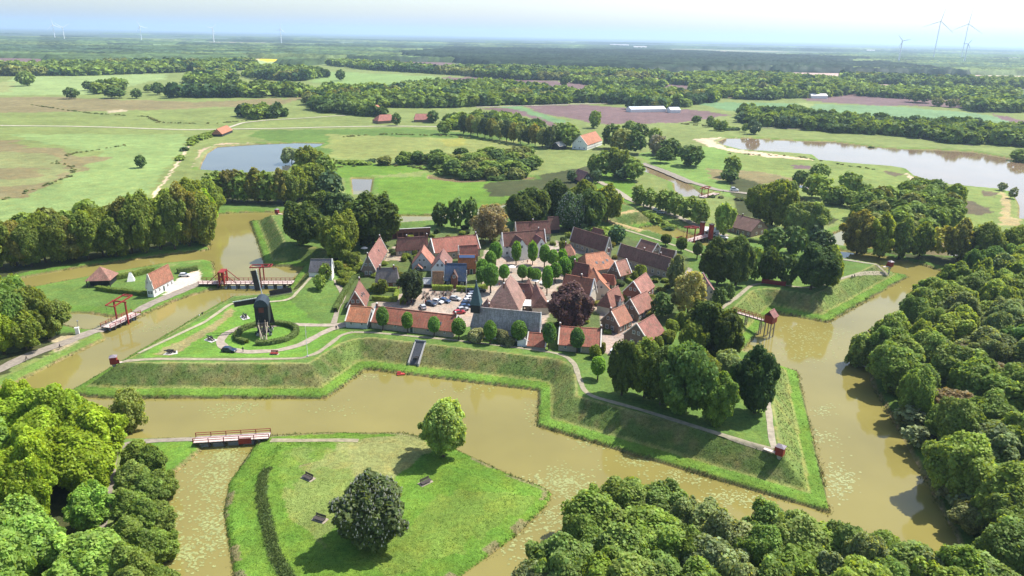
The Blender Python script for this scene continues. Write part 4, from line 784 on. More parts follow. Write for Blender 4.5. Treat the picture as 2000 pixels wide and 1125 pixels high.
def scatter_cover():
    rng = np.random.default_rng(5); lo = FORT.min(0); hi = FORT.max(0); n = 330000
    X = np.stack([rng.uniform(lo[0], hi[0], n), rng.uniform(lo[1], hi[1], n)], 1); ins = inpoly(X[:, 0], X[:, 1], FORT); X = X[ins]; d = segdist(X[:, 0], X[:, 1], FORT, 14.0)
    m = (d > 4.2) & (d < 9.7); X1 = X[m]; q = np.clip(vnoise(X1[:, 0], X1[:, 1], 6, 41)+vnoise(X1[:, 0], X1[:, 1], 1.7, 42)+vnoise(X1[:, 0], X1[:, 1], 18, 43)-1.35, 0, .6)[:, None]/.6
    C = np.array((.085, .128, .03))*(1-q*.5)+np.array((.24, .2, .09))*q*.5
    tufts('tall_grass', X1, height(X1[:, 0], X1[:, 1]), (.17+.18*rng.random(len(X1))), .26, C, 3, 6)
    m = (d > .3) & (d < 4) & (rng.random(len(X)) < .8); X2 = X[m]; tufts('bank_grass', X2, height(X2[:, 0], X2[:, 1]), np.full(len(X2), .22), .3, np.tile((.1, .185, .026), (len(X2), 1)), 2, 7)
    # lawn of the near island
    lo = RAV.min(0); hi = RAV.max(0); n = 60000; X = np.stack([rng.uniform(lo[0], hi[0], n), rng.uniform(lo[1], hi[1], n)], 1); X = X[inpoly(X[:, 0], X[:, 1], RAV) & (X[:, 1] > 98)]; dr = segdist(X[:, 0], X[:, 1], RAV, 40.0)
    dry = inpoly(X[:, 0]+rng.normal(size=len(X))*1.5, X[:, 1]+rng.normal(size=len(X))*1.5, GP([(640,850),(790,850),(835,862),(840,890),(770,935),(700,930),(640,930),(600,930),(650,880)], 1.9))
    xl = G(497, 990, 2)[0]; ridge = (dr > 6.3) & (dr < 8.6) & (X[:, 0] < xl+16) & (X[:, 0] > xl-10) & (X[:, 1] < 139)
    C = np.tile((.1, .18, .025), (len(X), 1)); C[dry] = (.22, .21, .09); C[ridge] = (.13, .18, .05); hg = np.where(ridge, .48, .14)*(.7+.6*rng.random(len(X))); keep = ~dry | (rng.random(len(X)) < .4)
    tufts('island_grass', X[keep], height(X[keep, 0], X[keep, 1]), hg[keep], .3, C[keep], 3, 8)
    # reeds along every moat shore
    S = []
    for P in (MOAT, FORT, RAV, ISLE, OUTE):
        for i in range(len(P)):
            a, b = P[i], P[(i+1) % len(P)]; L = np.hypot(*(b-a)); n = int(L*5); t = rng.random((n, 1)); nn = np.array((-(b-a)[1], (b-a)[0]))/max(L, .1); S.append(a+(b-a)*t+nn*rng.normal(size=(n, 1))*.45)
    S = np.concatenate(S); dens = vnoise(S[:, 0], S[:, 1], 9, 55); S = S[(dens > .3) & (S[:, 1] < 420)]; z = np.maximum(height(S[:, 0], S[:, 1]), -.1); big = vnoise(S[:, 0], S[:, 1], 14, 56)
    C = np.where((rng.random(len(S)) < .35)[:, None], np.array((.2, .15, .07)), np.array((.08, .13, .03))); tufts('reeds', S, z, .35+.9*np.clip(big-.4, 0, 1), .22, C, 3, 9)
    # lily pads
    pads = []
    for c, r, n in (((1090,940),(60,26),330),((1130,985),(40,40),260),((1060,1010),(50,30),170),((1000,1060),(40,30),110),((1250,900),(60,12),110),((1340,930),(70,16),160),((1430,975),(60,18),200),((1165,862),(50,16),90),((420,940),(55,40),420),((420,1030),(45,45),420),((370,1085),(40,30),200),((440,890),(40,18),240),((340,1010),(25,50),120),
                    ((1640,940),(28,34),240),((1605,855),(30,16),90),((1610,800),(24,10),60),((1590,655),(70,22),260),((1570,690),(60,20),110),((445,800),(50,12),90),((470,793),(40,8),60),((660,800),(60,14),30),((1800,560),(40,10),60),((310,640),(50,10),70),((720,735),(25,6),40),((900,760),(80,10),40),((1040,800),(18,40),40)):
        q = rng.normal(size=(n, 2))*.55; 
        for a, b in q: pads.append(G(c[0]+a*r[0], c[1]+b*r[1], .03))
    pads = np.array(pads); d, _, _ = sdf(pads[:, 0], pads[:, 1]); pads = pads[d < -.4]; k = 7; n = len(pads); r = (.1+.2*rng.random(n)); a = np.linspace(.4, 6.0, k); V = np.empty((n, k+1, 3)); ro = rng.random(n)*6.28
    V[:, 0, :2] = pads; V[:, 1:, 0] = pads[:, :1]+np.cos(a[None]+ro[:, None])*r[:, None]*1.3; V[:, 1:, 1] = pads[:, 1:]+np.sin(a[None]+ro[:, None])*r[:, None]; V[:, :, 2] = .03+.01*rng.random((n, 1))
    b = np.arange(n)[:, None, None]*(k+1); F = (b+np.stack([np.zeros(k-1, int), np.arange(1, k), np.arange(2, k+1)], 1)[None]).reshape(-1, 3)
    me = mesh_np('lily_pads', V.reshape(-1, 3), F, [mat('lily_pad', (.26, .28, .1), .45, .3, 2, spec=.5)]); tag(ob('lily_pads', me), kind='stuff')
scatter_cover()
# ------------------------------------------------------------------ building materials
def roof_mat():
    m, N, L, B = nmat('roof_tiles'); oi = N.new('ShaderNodeObjectInfo'); tc = N.new('ShaderNodeTexCoord')
    def noise(s, d=4):
        n = N.new('ShaderNodeTexNoise'); n.inputs['Scale'].default_value = s; n.inputs['Detail'].default_value = d; L.new(tc.outputs['Object'], n.inputs['Vector']); return n.outputs['Fac']
    def rng(v, a, b):
        n = N.new('ShaderNodeMapRange'); n.inputs['From Min'].default_value = .32; n.inputs['From Max'].default_value = .68; n.inputs['To Min'].default_value = a; n.inputs['To Max'].default_value = b; L.new(v, n.inputs['Value']); return n.outputs[0]
    def mul(a, b):
        n = N.new('ShaderNodeMath'); n.operation = 'MULTIPLY'; L.new(a, n.inputs[0]); L.new(b, n.inputs[1]); return n.outputs[0]
    mp = N.new('ShaderNodeMapping'); mp.inputs['Scale'].default_value = (3.4, .5, .5); L.new(tc.outputs['Object'], mp.inputs[0])
    n2 = N.new('ShaderNodeTexNoise'); n2.inputs['Scale'].default_value = 1.0; n2.inputs['Detail'].default_value = 4; L.new(mp.outputs[0], n2.inputs['Vector'])
    f = mul(mul(rng(noise(.45), .82, 1.18), rng(noise(2.6), .74, 1.26)), rng(n2.outputs['Fac'], .78, 1.2))
    v = N.new('ShaderNodeVectorMath'); v.operation = 'SCALE'; L.new(oi.outputs['Color'], v.inputs[0]); L.new(f, v.inputs['Scale'])
    mx = N.new('ShaderNodeMix'); mx.data_type = 'RGBA'; mx.inputs[7].default_value = (.13, .12, .075, 1); L.new(rng(noise(1.1, 6), -.25, .38), mx.inputs[0]); L.new(v.outputs[0], mx.inputs[6]); L.new(mx.outputs[2], B.inputs['Base Color'])
    w = N.new('ShaderNodeTexWave'); w.bands_direction = 'X'; w.inputs['Scale'].default_value = 1.25; L.new(tc.outputs['Object'], w.inputs['Vector'])
    bp = N.new('ShaderNodeBump'); bp.inputs['Strength'].default_value = .5; bp.inputs['Distance'].default_value = .06; L.new(w.outputs['Fac'], bp.inputs['Height']); L.new(bp.outputs[0], B.inputs['Normal'])
    B.inputs['Roughness'].default_value = .75; B.inputs['Specular IOR Level'].default_value = .3; return m
ROOF = roof_mat()
BRICK = mat('brown_brick', (.2, .14, .105), .9, .22, 2.2, .2); REDBRICK = mat('red_brick', (.2, .085, .06), .9, .22, 2.2, .2); TANBRICK = mat('tan_brick', (.34, .29, .22), .9, .18, 2.0, .2); CREAM = mat('cream_plaster', (.56, .5, .4), .85, .1, 1.2)
WHITE = mat('white_plaster', (.74, .73, .69), .8, .08, .8); GREYP = mat('grey_plaster', (.42, .43, .41), .85, .14, .8); BLACKW = mat('black_tarred_wood', (.018, .02, .026), .6, .3, 2); COPE = mat('pale_coping', (.6, .56, .5), .8, .1, 1)
FRAME = mat('white_paint', (.72, .71, .67), .6, .06, 2); GLASS = mat('window_glass', (.03, .04, .05), .08, .1, 3, spec=.7); DOORM = mat('green_door', (.03, .06, .05), .5, .1, 2); CHIMB = mat('chimney_brick', (.17, .09, .07), .9, .2, 3); LEAD = mat('lead_grey', (.2, .21, .23), .6, .12, 2)
REDP = mat('red_bridge_paint', (.23, .025, .022), .55, .15, 2); DECK = mat('deck_planks', (.5, .41, .37), .8, .15, 1.4); DARKT = mat('dark_timber', (.06, .05, .045), .8, .2, 2); METAL = mat('grey_metal', (.3, .31, .33), .4, .08, 3, metal=.6); BLACK = mat('black_rubber', (.015, .015, .016), .8, .1, 4)
STONE = mat('grey_stone', (.34, .33, .31), .9, .15, 1.5); SOLAR = mat('blue_panel', (.06, .1, .2), .25, .15, 3, spec=.8); WOODL = mat('weathered_wood', (.3, .25, .19), .85, .2, 2)
ORANGE = (.36, .145, .078); PINK = (.33, .165, .125); RED = (.26, .088, .056); BROWN = (.19, .092, .07); DBROWN = (.16, .088, .072); SLATE = (.27, .255, .26); SKYTINT = (.04, .07, .13)
def shared():
    d = {}
    b = MB(); w, h = 1.0, 1.25
    for (x, z, sx, sz) in ((-w/2, 0, .1, h), (w/2, 0, .1, h), (0, h/2, w+.1, .1), (0, -h/2, w+.16, .12), (0, 0, .05, h), (0, .15, w, .05)): b.box((x, 0, z), (sx, .09, sz))
    d['window'] = b.mesh('window', FRAME)
    b = MB(); b.box((0, .015, 0), (w-.06, .04, h-.06)); d['pane'] = b.mesh('pane', GLASS)
    b = MB()
    for (x, z, sx, sz) in ((-.55, 1.05, .12, 2.1), (.55, 1.05, .12, 2.1), (0, 2.15, 1.22, .12)): b.box((x, 0, z), (sx, .1, sz))
    b.box((0, .02, 1.03), (1.0, .06, 2.0), 1); d['door'] = b.mesh('door', [FRAME, DOORM])
    b = MB(); b.box((.36, -.06, 1.0), (.05, .06, .14)); d['door_handle'] = b.mesh('handle', METAL)
    b = MB(); b.box((0, 0, .55), (.6, .6, 1.5)); b.box((0, 0, 1.3), (.72, .72, .14)); d['chimney'] = b.mesh('chimney', CHIMB)
    b = MB(); b.box((0, 0, 0), (.32, .32, .34)); b.box((0, 0, .22), (.44, .44, .06)); d['chimney_pot'] = b.mesh('chimney_pot', FRAME)
    b = MB(); b.box((0, 0, 0), (.9, .08, 1.1)); d['roof_light'] = b.mesh('roof_light', LEAD)
    b = MB(); b.box((0, 0, .06), (.74, .06, .9)); d['roof_pane'] = b.mesh('pane', GLASS)
    return d
SH = shared()
def sub(key, name, parent, loc, rz=0.0, rx=0.0, s=1.0):
    o = ob(name, SH[key], parent, loc); o.rotation_euler = (rx, 0, rz)
    if s != 1.0: o.scale = (s, s, s) if not hasattr(s, '__len__') else s
    return o
def add_window(t, loc, rz, s=1.0):
    w = sub('window', 'window', t, loc, rz, 0, s); sub('pane', 'pane', w, (0, 0, 0)); return w
def roof_mesh(L, W, ze, zr, hip=(0, 0), over=.3, verge=.15, th=.16, half=(0, 0)):
    """roof with ridge along x; hip: ridge set back by that share of half width; half: hip only down to that share of the height"""
    H = zr-ze; k = H/(W/2); b = MB(); x0 = -L/2-verge; x1 = L/2+verge; ye = W/2+over; zl = ze-over*k
    r0 = x0+(hip[0]*W/2 if hip[0] else 0); r1 = x1-(hip[1]*W/2 if hip[1] else 0)
    V = []; F = []
    A = [(x0, -ye, zl), (x1, -ye, zl), (x1, ye, zl), (x0, ye, zl), (r0, 0, zr), (r1, 0, zr)]
    n = len(A); V = A+[(p[0], p[1], p[2]-th) for p in A]
    F = [(0, 1, 5, 4), (2, 3, 4, 5), (6, 10, 11, 7), (8, 11, 10, 9), (0, 6, 7, 1), (2, 8, 9, 3)]
    if hip[1]: F += [(1, 2, 5), (7, 11, 8), (1, 7, 8, 2)]
    else: F += [(1, 7, 11, 5), (5, 11, 8, 2)]
    if hip[0]: F += [(3, 0, 4), (9, 10, 6), (3, 9, 6, 0)]
    else: F += [(0, 4, 10, 6), (3, 9, 10, 4)]
    b.add(V, F); b.bar((r0, 0, zr+.03), (r1, 0, zr+.03), .3, .14); return b.mesh('roof', ROOF)
def wall_mesh(L, W, zb, ze, zr, hip, m):
    b = MB(); H = zr-ze; g = .2
    x, y = L/2, W/2; V = [(-x, -y, zb), (x, -y, zb), (x, y, zb), (-x, y, zb), (-x, -y, ze-g*.6), (x, -y, ze-g*.6), (x, y, ze-g*.6), (-x, y, ze-g*.6)]
    F = [(3, 2, 1, 0), (0, 1, 5, 4), (2, 3, 7, 6)]
    V += [(-x, 0, zr-g*1.2), (x, 0, zr-g*1.2)]
    F.append((3, 0, 4, 7) if hip[0] else (3, 0, 4, 8, 7)); F.append((1, 2, 6, 5) if hip[1] else (1, 2, 6, 9, 5))
    if hip[0] and hip[1]: F.append((4, 5, 6, 7))
    b.add(V, F); return b.mesh('wall', m)
HOUSES = []
def house(name, label, cat, r0, r1, e=None, W=None, zg=None, eh=2.6, rh=7.0, wall=BRICK, roof=PINK, hip=(0, 0), chim=(), cope=(0, 0), lights=(), win=2.7, gw=2, group=None, doors=1, ext=(0, 0), world=None):
    """gabled or hipped house: ridge ends and one eave point in survey pixels"""
    if world: c, L, rz = world; zg = hz(*c) if zg is None else zg
    else:
        if zg is None: zz = hz(*G(.5*(r0[0]+r1[0]), .5*(r0[1]+r1[1])+18, 4.5)); zg = zz
        A = G(*r0, zg+rh); B = G(*r1, zg+rh); d = (B-A)/np.hypot(*(B-A)); A = A-d*ext[0]; B = B+d*ext[1]; L = np.hypot(*(B-A)); c = (A+B)/2; rz = math.atan2(d[1], d[0])
        if W is None: q = G(*e, zg+eh)-A; W = 2*abs(d[0]*q[1]-d[1]*q[0])
    W = float(np.clip(W, 2.5, 14)); t = empty(name, (c[0], c[1], zg), rz, label, cat, group)
    ob('wall', wall_mesh(L, W, -.8, eh, rh, hip, wall), t); r = ob('roof', roof_mesh(L, W, eh, rh, hip), t); v = random.uniform(1.02, 1.2) if roof[0] > .2 and roof not in (ORANGE, PINK, RED) else random.uniform(.95, 1.05); r.color = (roof[0]*v*1.0, roof[1]*v*.98, roof[2]*v*.96, 1)
    k = (rh-eh)/(W/2); ca, sa = math.cos(rz), math.sin(rz); cam_l = (-(c[0])*ca-(c[1])*sa, c[0]*sa-c[1]*ca)     # camera direction in house axes
    for s in (-1, 1):
        if cam_l[1]*s > 0 and win:
            n = max(1, int(L/win)); dn = n//2 if doors else -1
            for i in range(n):
                x = -L/2+(i+.5)*L/n; rzz = 0 if s < 0 else math.pi
                if i == dn and doors: dr = sub('door', 'door', t, (x, s*(W/2+.04), 0), rzz); sub('door_handle', 'handle', dr, (0, 0, 0))
                elif eh > 2.0: add_window(t, (x, s*(W/2+.04), min(1.55, eh-.85)), rzz, 1.0 if eh > 2.3 else .7)
                if eh > 4.6: add_window(t, (x, s*(W/2+.04), eh-1.0), rzz)
        if cam_l[0]*s > 0 and gw and not hip[0 if s < 0 else 1]:
            rzz = math.pi/2 if s > 0 else -math.pi/2
            for i in range(gw): add_window(t, (s*(L/2+.04), (i-(gw-1)/2)*W/3.2, min(1.5, eh-.8) if eh > 2 else 1.2), rzz)
            if rh > 6: 
                for i in range(2): add_window(t, (s*(L/2+.04), (i-.5)*1.7, eh+(rh-eh)*.28+.3), rzz, .85)
    for i, s in enumerate((-1, 1)):
        if cope[i]:
            b = MB(); x = s*(L/2+.12)
            for q in (-1, 1): b.bar((x, q*(W/2+.3), eh-.3*k+.12), (x, 0, rh+.18), .34, .3)
            b.build('gable_coping', COPE if cope[i] == 1 else WHITE, t)
    for x in chim: ch = sub('chimney', 'chimney', t, ((x-.5)*L, 0, rh-.5)); sub('chimney_pot', 'chimney_pot', ch, (0, 0, 1.5))
    for (x, f, s) in lights:
        rl = sub('roof_light', 'roof_light', t, ((x-.5)*L, s*W/2*(1-f), eh+(rh-eh)*f+.06)); rl.rotation_euler = (0, 0, 0 if s < 0 else math.pi); rl.rotation_euler[0] = -(math.pi/2-math.atan(k)) if s < 0 else -(math.pi/2-math.atan(k))
        sub('roof_pane', 'pane', rl, (0, -.05, -.06))
    return t
def wing(t, x, y, L, W, eh, rh, roof, wall, rz=math.pi/2, hip=(0, 0), gwin=True, name='wing'):
    """a cross wing or dormer, a part of house t"""
    w = ob(name, wall_mesh(L, W, -.8 if eh > 2.2 or rh > 5 else eh-.6, eh, rh, hip, wall), t, (x, y, 0)); w.rotation_euler = (0, 0, rz)
    r = ob('roof', roof_mesh(L, W, eh, rh, hip, .2), w); r.color = (*roof, 1)
    if gwin:
        for s in (-1, 1): pw = add_window(w, (s*(L/2+.04), 0, eh+(.2 if rh-eh < 2.5 else .9)), s*math.pi/2, .9)
    return w
# ------------------------------------------------------------------ the village
H = house
T = H('low_barrack', 'short low barrack with bright orange tiles at the west end of the rampart row', 'barrack', (684,597), (725,600), (696,627.5), zg=5.3, eh=2.2, rh=5.6, wall=GREYP, roof=(.31,.12,.06), cope=(1, 0), win=3.2, gw=0, doors=0)
T = H('low_barrack', 'long low barrack with red tiles and pale wall behind four clipped trees', 'barrack', (735,598), (893,616), (742,629), zg=5.3, eh=2.3, rh=5.8, wall=TANBRICK, roof=(.235,.082,.052), cope=(2, 1), win=5.2, gw=0, chim=(.01, .98), lights=((.83, .35, -1),))
T = H('church', 'white church with grey slate roof behind the clipped trees', 'church', (936,600), (1056,611), (1046,641), zg=4.6, eh=5.2, rh=10.2, wall=WHITE, roof=SLATE, hip=(1.05, 0), cope=(0, 2), win=6, gw=1, doors=0, ext=(2.5, 0))
def spire():
    A = G(936,600,14.8); d = G(1056,611,14.8)-A; L = np.hypot(*d); b = MB(); b.box((0, 0, 0), (3.0, 3.0, 2.6)); o = b.build('belfry', BLACKW, T); o.location = (-L/2+.3, 0, 10.0)
    b = MB(); V = [(-1.7, -1.7, 0), (1.7, -1.7, 0), (1.7, 1.7, 0), (-1.7, 1.7, 0), (0, 0, 7.5)]; b.add(V, [(0, 1, 4), (1, 2, 4), (2, 3, 4), (3, 0, 4), (3, 2, 1, 0)]); s = b.build('spire', mat('spire_slate', (.05, .09, .1), .5, .15, 2), T); s.location = (-L/2+.3, 0, 11.3)
    b = MB(); b.bar((0, 0, 7.4), (0, 0, 9.2), .07); b.lathe([(.02, 7.45), (.18, 7.6), (.02, 7.8)], 0, 8); b.build('weather_vane', METAL, s)
    wing(T, L*.36, -3.6, 3.4, 4.2, 2.6, 3.4, SLATE, WHITE, math.pi/2, (0, 0), False, 'lean_to')
spire()
H('low_shed', 'small red tiled shed between the church and the last barrack', 'shed', (1033,649), (1068,652), (1048,675), zg=5.2, eh=1.4, rh=4.0, wall=TANBRICK, roof=RED, cope=(1, 1), win=0, gw=0)
H('low_barrack', 'red tiled barrack at the east end of the rampart row with chimneys on both gables', 'barrack', (1094,637), (1174,642), (1112,673), zg=5.2, eh=2.3, rh=5.8, wall=TANBRICK, roof=RED, cope=(1, 1), chim=(.0, 1.0), win=3.6, gw=0)
H('brick_house', 'brown brick house with red roof standing lowest beside the south bastion trees', 'house', (1244,633), (1277,614), (1283,655), eh=3.2, rh=7.6, wall=BRICK, roof=(.225,.095,.075), cope=(1, 0), win=2.6)
H('brick_house', 'brown brick house with orange roof above the small cobbled court', 'house', (1193,607), (1219,595), (1221,630), eh=3.0, rh=7.2, wall=BRICK, roof=(.29,.13,.085), cope=(1, 0), win=2.4, chim=(.0,))
H('brick_house', 'brown brick house with pink-red roof right of the hipped dormer house', 'house', (1231,585), (1263,568), (1258,606), eh=3.2, rh=7.4, wall=BRICK, roof=(.24,.11,.085), cope=(1, 0), win=2.5)
t = H('hipped_house', 'house with half hipped red-brown roof and a long dormer, pale walls', 'house', (1181,574), (1207,558), (1204,592), eh=3.2, rh=7.4, wall=CREAM, roof=(.22,.1,.075), hip=(.7, 0), win=2.4)
wing(t, .5, -2.0, 2.6, 2.2, 4.2, 5.6, BROWN, BROWN and LEAD, math.pi/2, name='dormer')
H('brick_house', 'red brick house with pink roof and white framed gable windows at the village east side', 'house', (1237,550), (1262,532), (1272,562), eh=3.6, rh=8.0, wall=REDBRICK, roof=(.27,.125,.1), cope=(2, 0), win=2.6)
t = H('large_house', 'large house with a wide orange roof in the middle of the eastern block', 'house', (1131,498), (1192,489), (1158,528), eh=4.0, rh=9.0, wall=TANBRICK, roof=ORANGE, hip=(.5, .5), chim=(.95,), lights=((.4, .4, -1), (.6, .35, -1), (.75, .45, -1)))
H('gabled_wing_house', 'house with white gable edges beside the wide orange roof', 'house', (1201,512), (1223,506), (1216,536), eh=3.0, rh=7.6, wall=BRICK, roof=PINK, cope=(2, 2), win=2.5)
H('hipped_house', 'tall house with steep dark red hipped roof behind the copper beech', 'house', (1121,511), (1154,518), (1122,542), eh=4.2, rh=9.6, wall=BRICK, roof=(.13,.05,.04), hip=(.35, .35), chim=(.05,))
t = H('large_house', 'large cream walled house with broad orange-red roof partly hidden by the copper beech', 'house', (1101,535), (1160,545), (1150,582), eh=4.0, rh=10.0, wall=CREAM, roof=(.27,.105,.062), hip=(.25, 0), cope=(0, 2), chim=(.6,))
H('small_house', 'small red tiled house between the large orange roofs and the dormer house', 'house', (1173,534), (1203,538), (1190,549), eh=2.6, rh=5.4, wall=TANBRICK, roof=(.26,.1,.065), hip=(.6, .6))
H('small_house', 'orange roofed link between the steep dark roof and the small red house', 'house', (1160,522), (1171,545), W=9, eh=3.4, rh=8.0, wall=CREAM, roof=ORANGE, win=0)
H('small_house', 'small orange shed in the yard behind the cream gabled house', 'house', (1172,552), (1190,553), W=5.5, eh=2.4, rh=4.8, wall=TANBRICK, roof=PINK, win=0)
H('terrace', 'long dark tiled terrace along the north east side with two party wall chimneys', 'terrace', (1213,476), (1311,504), (1240,506), eh=4.2, rh=8.4, wall=TANBRICK, roof=DBROWN, chim=(.48, .8), cope=(1, 0), win=2.7)
H('terrace', 'dark tiled house behind the left half of the long north east terrace', 'house', (1253,467), (1284,476), (1262,492), eh=3.4, rh=7.2, wall=BRICK, roof=BROWN, cope=(1, 1))
H('terrace', 'dark tiled house behind the right end of the long north east terrace', 'house', (1291,483), (1320,490), (1300,503), eh=3.4, rh=7.2, wall=BRICK, roof=DBROWN, cope=(1, 1))
H('brick_house', 'long brick house with dark red roof and plain east gable on the north side', 'house', (1121,444), (1190,464), (1140,475), eh=3.8, rh=9.0, wall=TANBRICK, roof=(.135,.065,.055), cope=(1, 1), win=2.8)
H('small_house', 'small red roofed house peeping out behind the dark blossoming tree', 'house', (1159,444), (1178,449), (1165,455), eh=2.6, rh=5.6, roof=(.2,.08,.06))
H('hipped_house', 'low house with pale orange hipped roof at the edge of the market limes', 'house', (1100,477), (1124,478), (1110,497), eh=3.0, rh=6.6, wall=TANBRICK, roof=(.3,.14,.095), hip=(.5, .8), chim=(.2,))
t = H('large_house', 'large two winged house with brown-red roof and white walls north of the market', 'house', (981,455), (1063,448), (1050,472), eh=5.4, rh=10.2, wall=WHITE, roof=(.2,.095,.072), cope=(2, 2), win=3, chim=(.86,))
wing(t, -4.2, -5.0, 7.5, 6.2, 5.0, 9.2, (.15,.07,.055), WHITE); wing(t, 5.2, -4.6, 6.5, 5.6, 5.0, 8.8, (.24,.1,.085), WHITE)
H('large_house', 'brown-red roofed house directly behind the two winged white house', 'house', (1007,434), (1074,431), (1040,450), eh=4.6, rh=9.4, wall=TANBRICK, roof=(.19,.085,.065), hip=(0, .3), cope=(1, 0), chim=(.5,))
H('barn', 'dark roofed barn at the back corner under the north bastion trees', 'barn', (1070,424), (1091,422), (1090,440), eh=3.0, rh=8.0, wall=BLACKW, roof=BROWN, win=0, gw=0)
t = H('large_house', 'house with a tall pinkish roof and white south gable beside the church', 'house', (988,553), (1001,531), W=11, eh=3.6, rh=11.0, wall=CREAM, roof=(.235,.14,.115), hip=(.9, .9), ext=(5, 1), win=3, chim=(.1,))
H('hipped_house', 'low dark red wing house with terrace doors behind the church roof', 'house', (1004,553), (1045,555), (1020,581), eh=3.2, rh=7.6, wall=TANBRICK, roof=(.125,.055,.048), hip=(0, .9), win=2.4, lights=((.45, .4, -1),))
H('small_house', 'narrow pink roofed house just right of the dark red wing', 'house', (1047,552), (1058,578), W=5.5, eh=3.0, rh=6.8, wall=CREAM, roof=(.25,.135,.105), hip=(.4, .4), win=2.6)
H('small_house', 'little house with pyramid roof at the square end of the dark red wing', 'house', (1031,541), (1033,547), W=4.5, eh=3.0, rh=6.6, roof=(.25,.14,.11), hip=(.9, .9), win=0)
H('small_house', 'small dark gable building with a chimney between church roof and car park', 'house', (952,583), (956,600), W=5, eh=2.4, rh=5.6, roof=(.13,.07,.06), chim=(.9,), win=0)
# west side
H('brick_house', 'red brick house with steep gable and roof lights nearest the mill', 'house', (693,570), (702,547), (717,583), eh=2.8, rh=8.0, wall=REDBRICK, roof=(.2,.09,.07), cope=(1, 0), lights=((.45, .45, -1), (.6, .35, -1), (.3, .45, -1)), chim=(.98,))
H('brick_house', 'long house with stepped west verge and pink roof on the western lane', 'house', (718,499), (742,463), (748,500), eh=3.0, rh=8.6, wall=BRICK, roof=(.225,.105,.088), cope=(1, 1), chim=(.0, .98), lights=((.6, .5, -1),), win=2.6)
H('grey_roof_house', 'red brick house with half hipped grey roof left of the dark evergreen tree', 'house', (733,523), (778,523), (750,548), eh=3.4, rh=7.8, wall=REDBRICK, roof=(.16,.14,.14), hip=(.35, .35), chim=(.8, .2))
H('storehouse', 'grey slate roofed storehouse with white gables on the west rampart', 'storehouse', (604,506), (648,506), (622,529), zg=4.8, eh=3.6, rh=7.6, wall=WHITE, roof=(.14,.135,.15), hip=(.25, 0), cope=(0, 2), win=0, gw=0)
H('terrace', 'grey walled house with hipped red roof end beside the brick arcade', 'house', (786,464), (835,461), (810,481), eh=3.4, rh=7.8, wall=TANBRICK, roof=(.19,.085,.068), hip=(.9, 0), chim=(.35, .98), ext=(3, 0))
H('terrace', 'long terrace with mottled red roof in the north west row', 'terrace', (842,466), (930,458), (880,490), eh=3.6, rh=8.4, wall=TANBRICK, roof=(.24,.085,.06), cope=(2, 1), win=3, chim=(.99,))
t = H('solar_roof_house', 'house with bright orange tiles below a strip of solar panels', 'house', (895,498), (929,498), (905,519), eh=3.4, rh=7.6, wall=REDBRICK, roof=(.36,.12,.04), win=2.6)
b = MB(); b.box((0, -.62, 0), (6.2, 1.25, .07)); o = b.build('solar_panel', SOLAR, t); o.location = (0, -.12, 7.62); o.rotation_euler = (math.atan(1.1), 0, 0)
H('small_house', 'red roofed link building above the solar panels', 'house', (896,480), (932,478), (910,497), eh=3.4, rh=7.0, roof=(.22,.08,.062), cope=(1, 0))
t = H('small_house', 'grey gabled cottage with a small porch in the western block', 'house', (824,491), (828,480), W=8, eh=2.8, rh=7.8, wall=GREYP, roof=(.29,.125,.09), ext=(1.2, 1.2))
wing(t, -6.5, 1.2, 3, 3, 1.8, 3.2, (.28,.14,.1), BLACKW, math.pi, name='porch')
t = H('tall_house', 'tall house with white boarded upper gable beside the mansard house', 'house', (861,499), (865,488), W=7, eh=4.4, rh=8.6, wall=WHITE, roof=(.2,.1,.085), ext=(4, 2))
t = H('sky_tinted_roof_house', 'mansard house with tiles coloured blue for reflected sky and a brick dormer facing the car park', 'house', (870,514), (911,515), (890,546), eh=3.2, rh=8.6, wall=BLACKW, roof=SKYTINT, win=2.2, chim=(.02,)); wing(t, -.3, -2.9, 2.8, 2.4, 4.6, 6.6, (.12,.07,.06), REDBRICK, math.pi/2, name='dormer')  # roof blue is the sky's reflection, put into the tile colour
H('lean_to_house', 'low annex with tawny tile roof left of the mansard house', 'annex', (845,530), (866,530), (855,549), eh=2.6, rh=6.2, wall=BLACKW, roof=(.26,.14,.07), win=0)
H('shed', 'small grey roofed shed behind the left hedge of the car park', 'shed', (824,543), (842,543), (833,552), eh=1.9, rh=3.4, wall=BLACKW, roof=(.4,.42,.44), win=0)
H('small_house', 'pink roofed house half hidden by the pale thin leafed tree at the east edge', 'house', (1373,533), (1386,556), W=7, eh=3.0, rh=7.2, wall=CREAM, roof=(.27,.135,.12), cope=(1, 0))
# outworks and farms
H('gatehouse', 'long brown roofed brick gatehouse outside the north east moat', 'gatehouse', (1436,418), (1486,430), (1445,446), zg=1.2, eh=3.2, rh=8.0, wall=BRICK, roof=DBROWN, chim=(.3,), win=2.6)
H('barn', 'small black wooden barn with red roof slope on the bright green meadow', 'barn', (1144,335), (1133,331), W=9, zg=1.2, eh=2.6, rh=8.2, wall=BLACKW, roof=(.2,.09,.085), ext=(3, 3), win=0, gw=2)
H('farmhouse', 'white gabled farmhouse with orange roof among dark trees', 'farmhouse', (1133,265), (1160,257), W=15, zg=1.2, eh=4.5, rh=12.0, wall=WHITE, roof=ORANGE, cope=(2, 0), gw=3, ext=(0, 4))
H('barn', 'grey sheet roofed barn left of the white gabled farmhouse', 'barn', (1085,278), (1098,276), W=9, zg=1.2, eh=3, rh=6, wall=BLACKW, roof=(.45,.42,.38), win=0, gw=0)
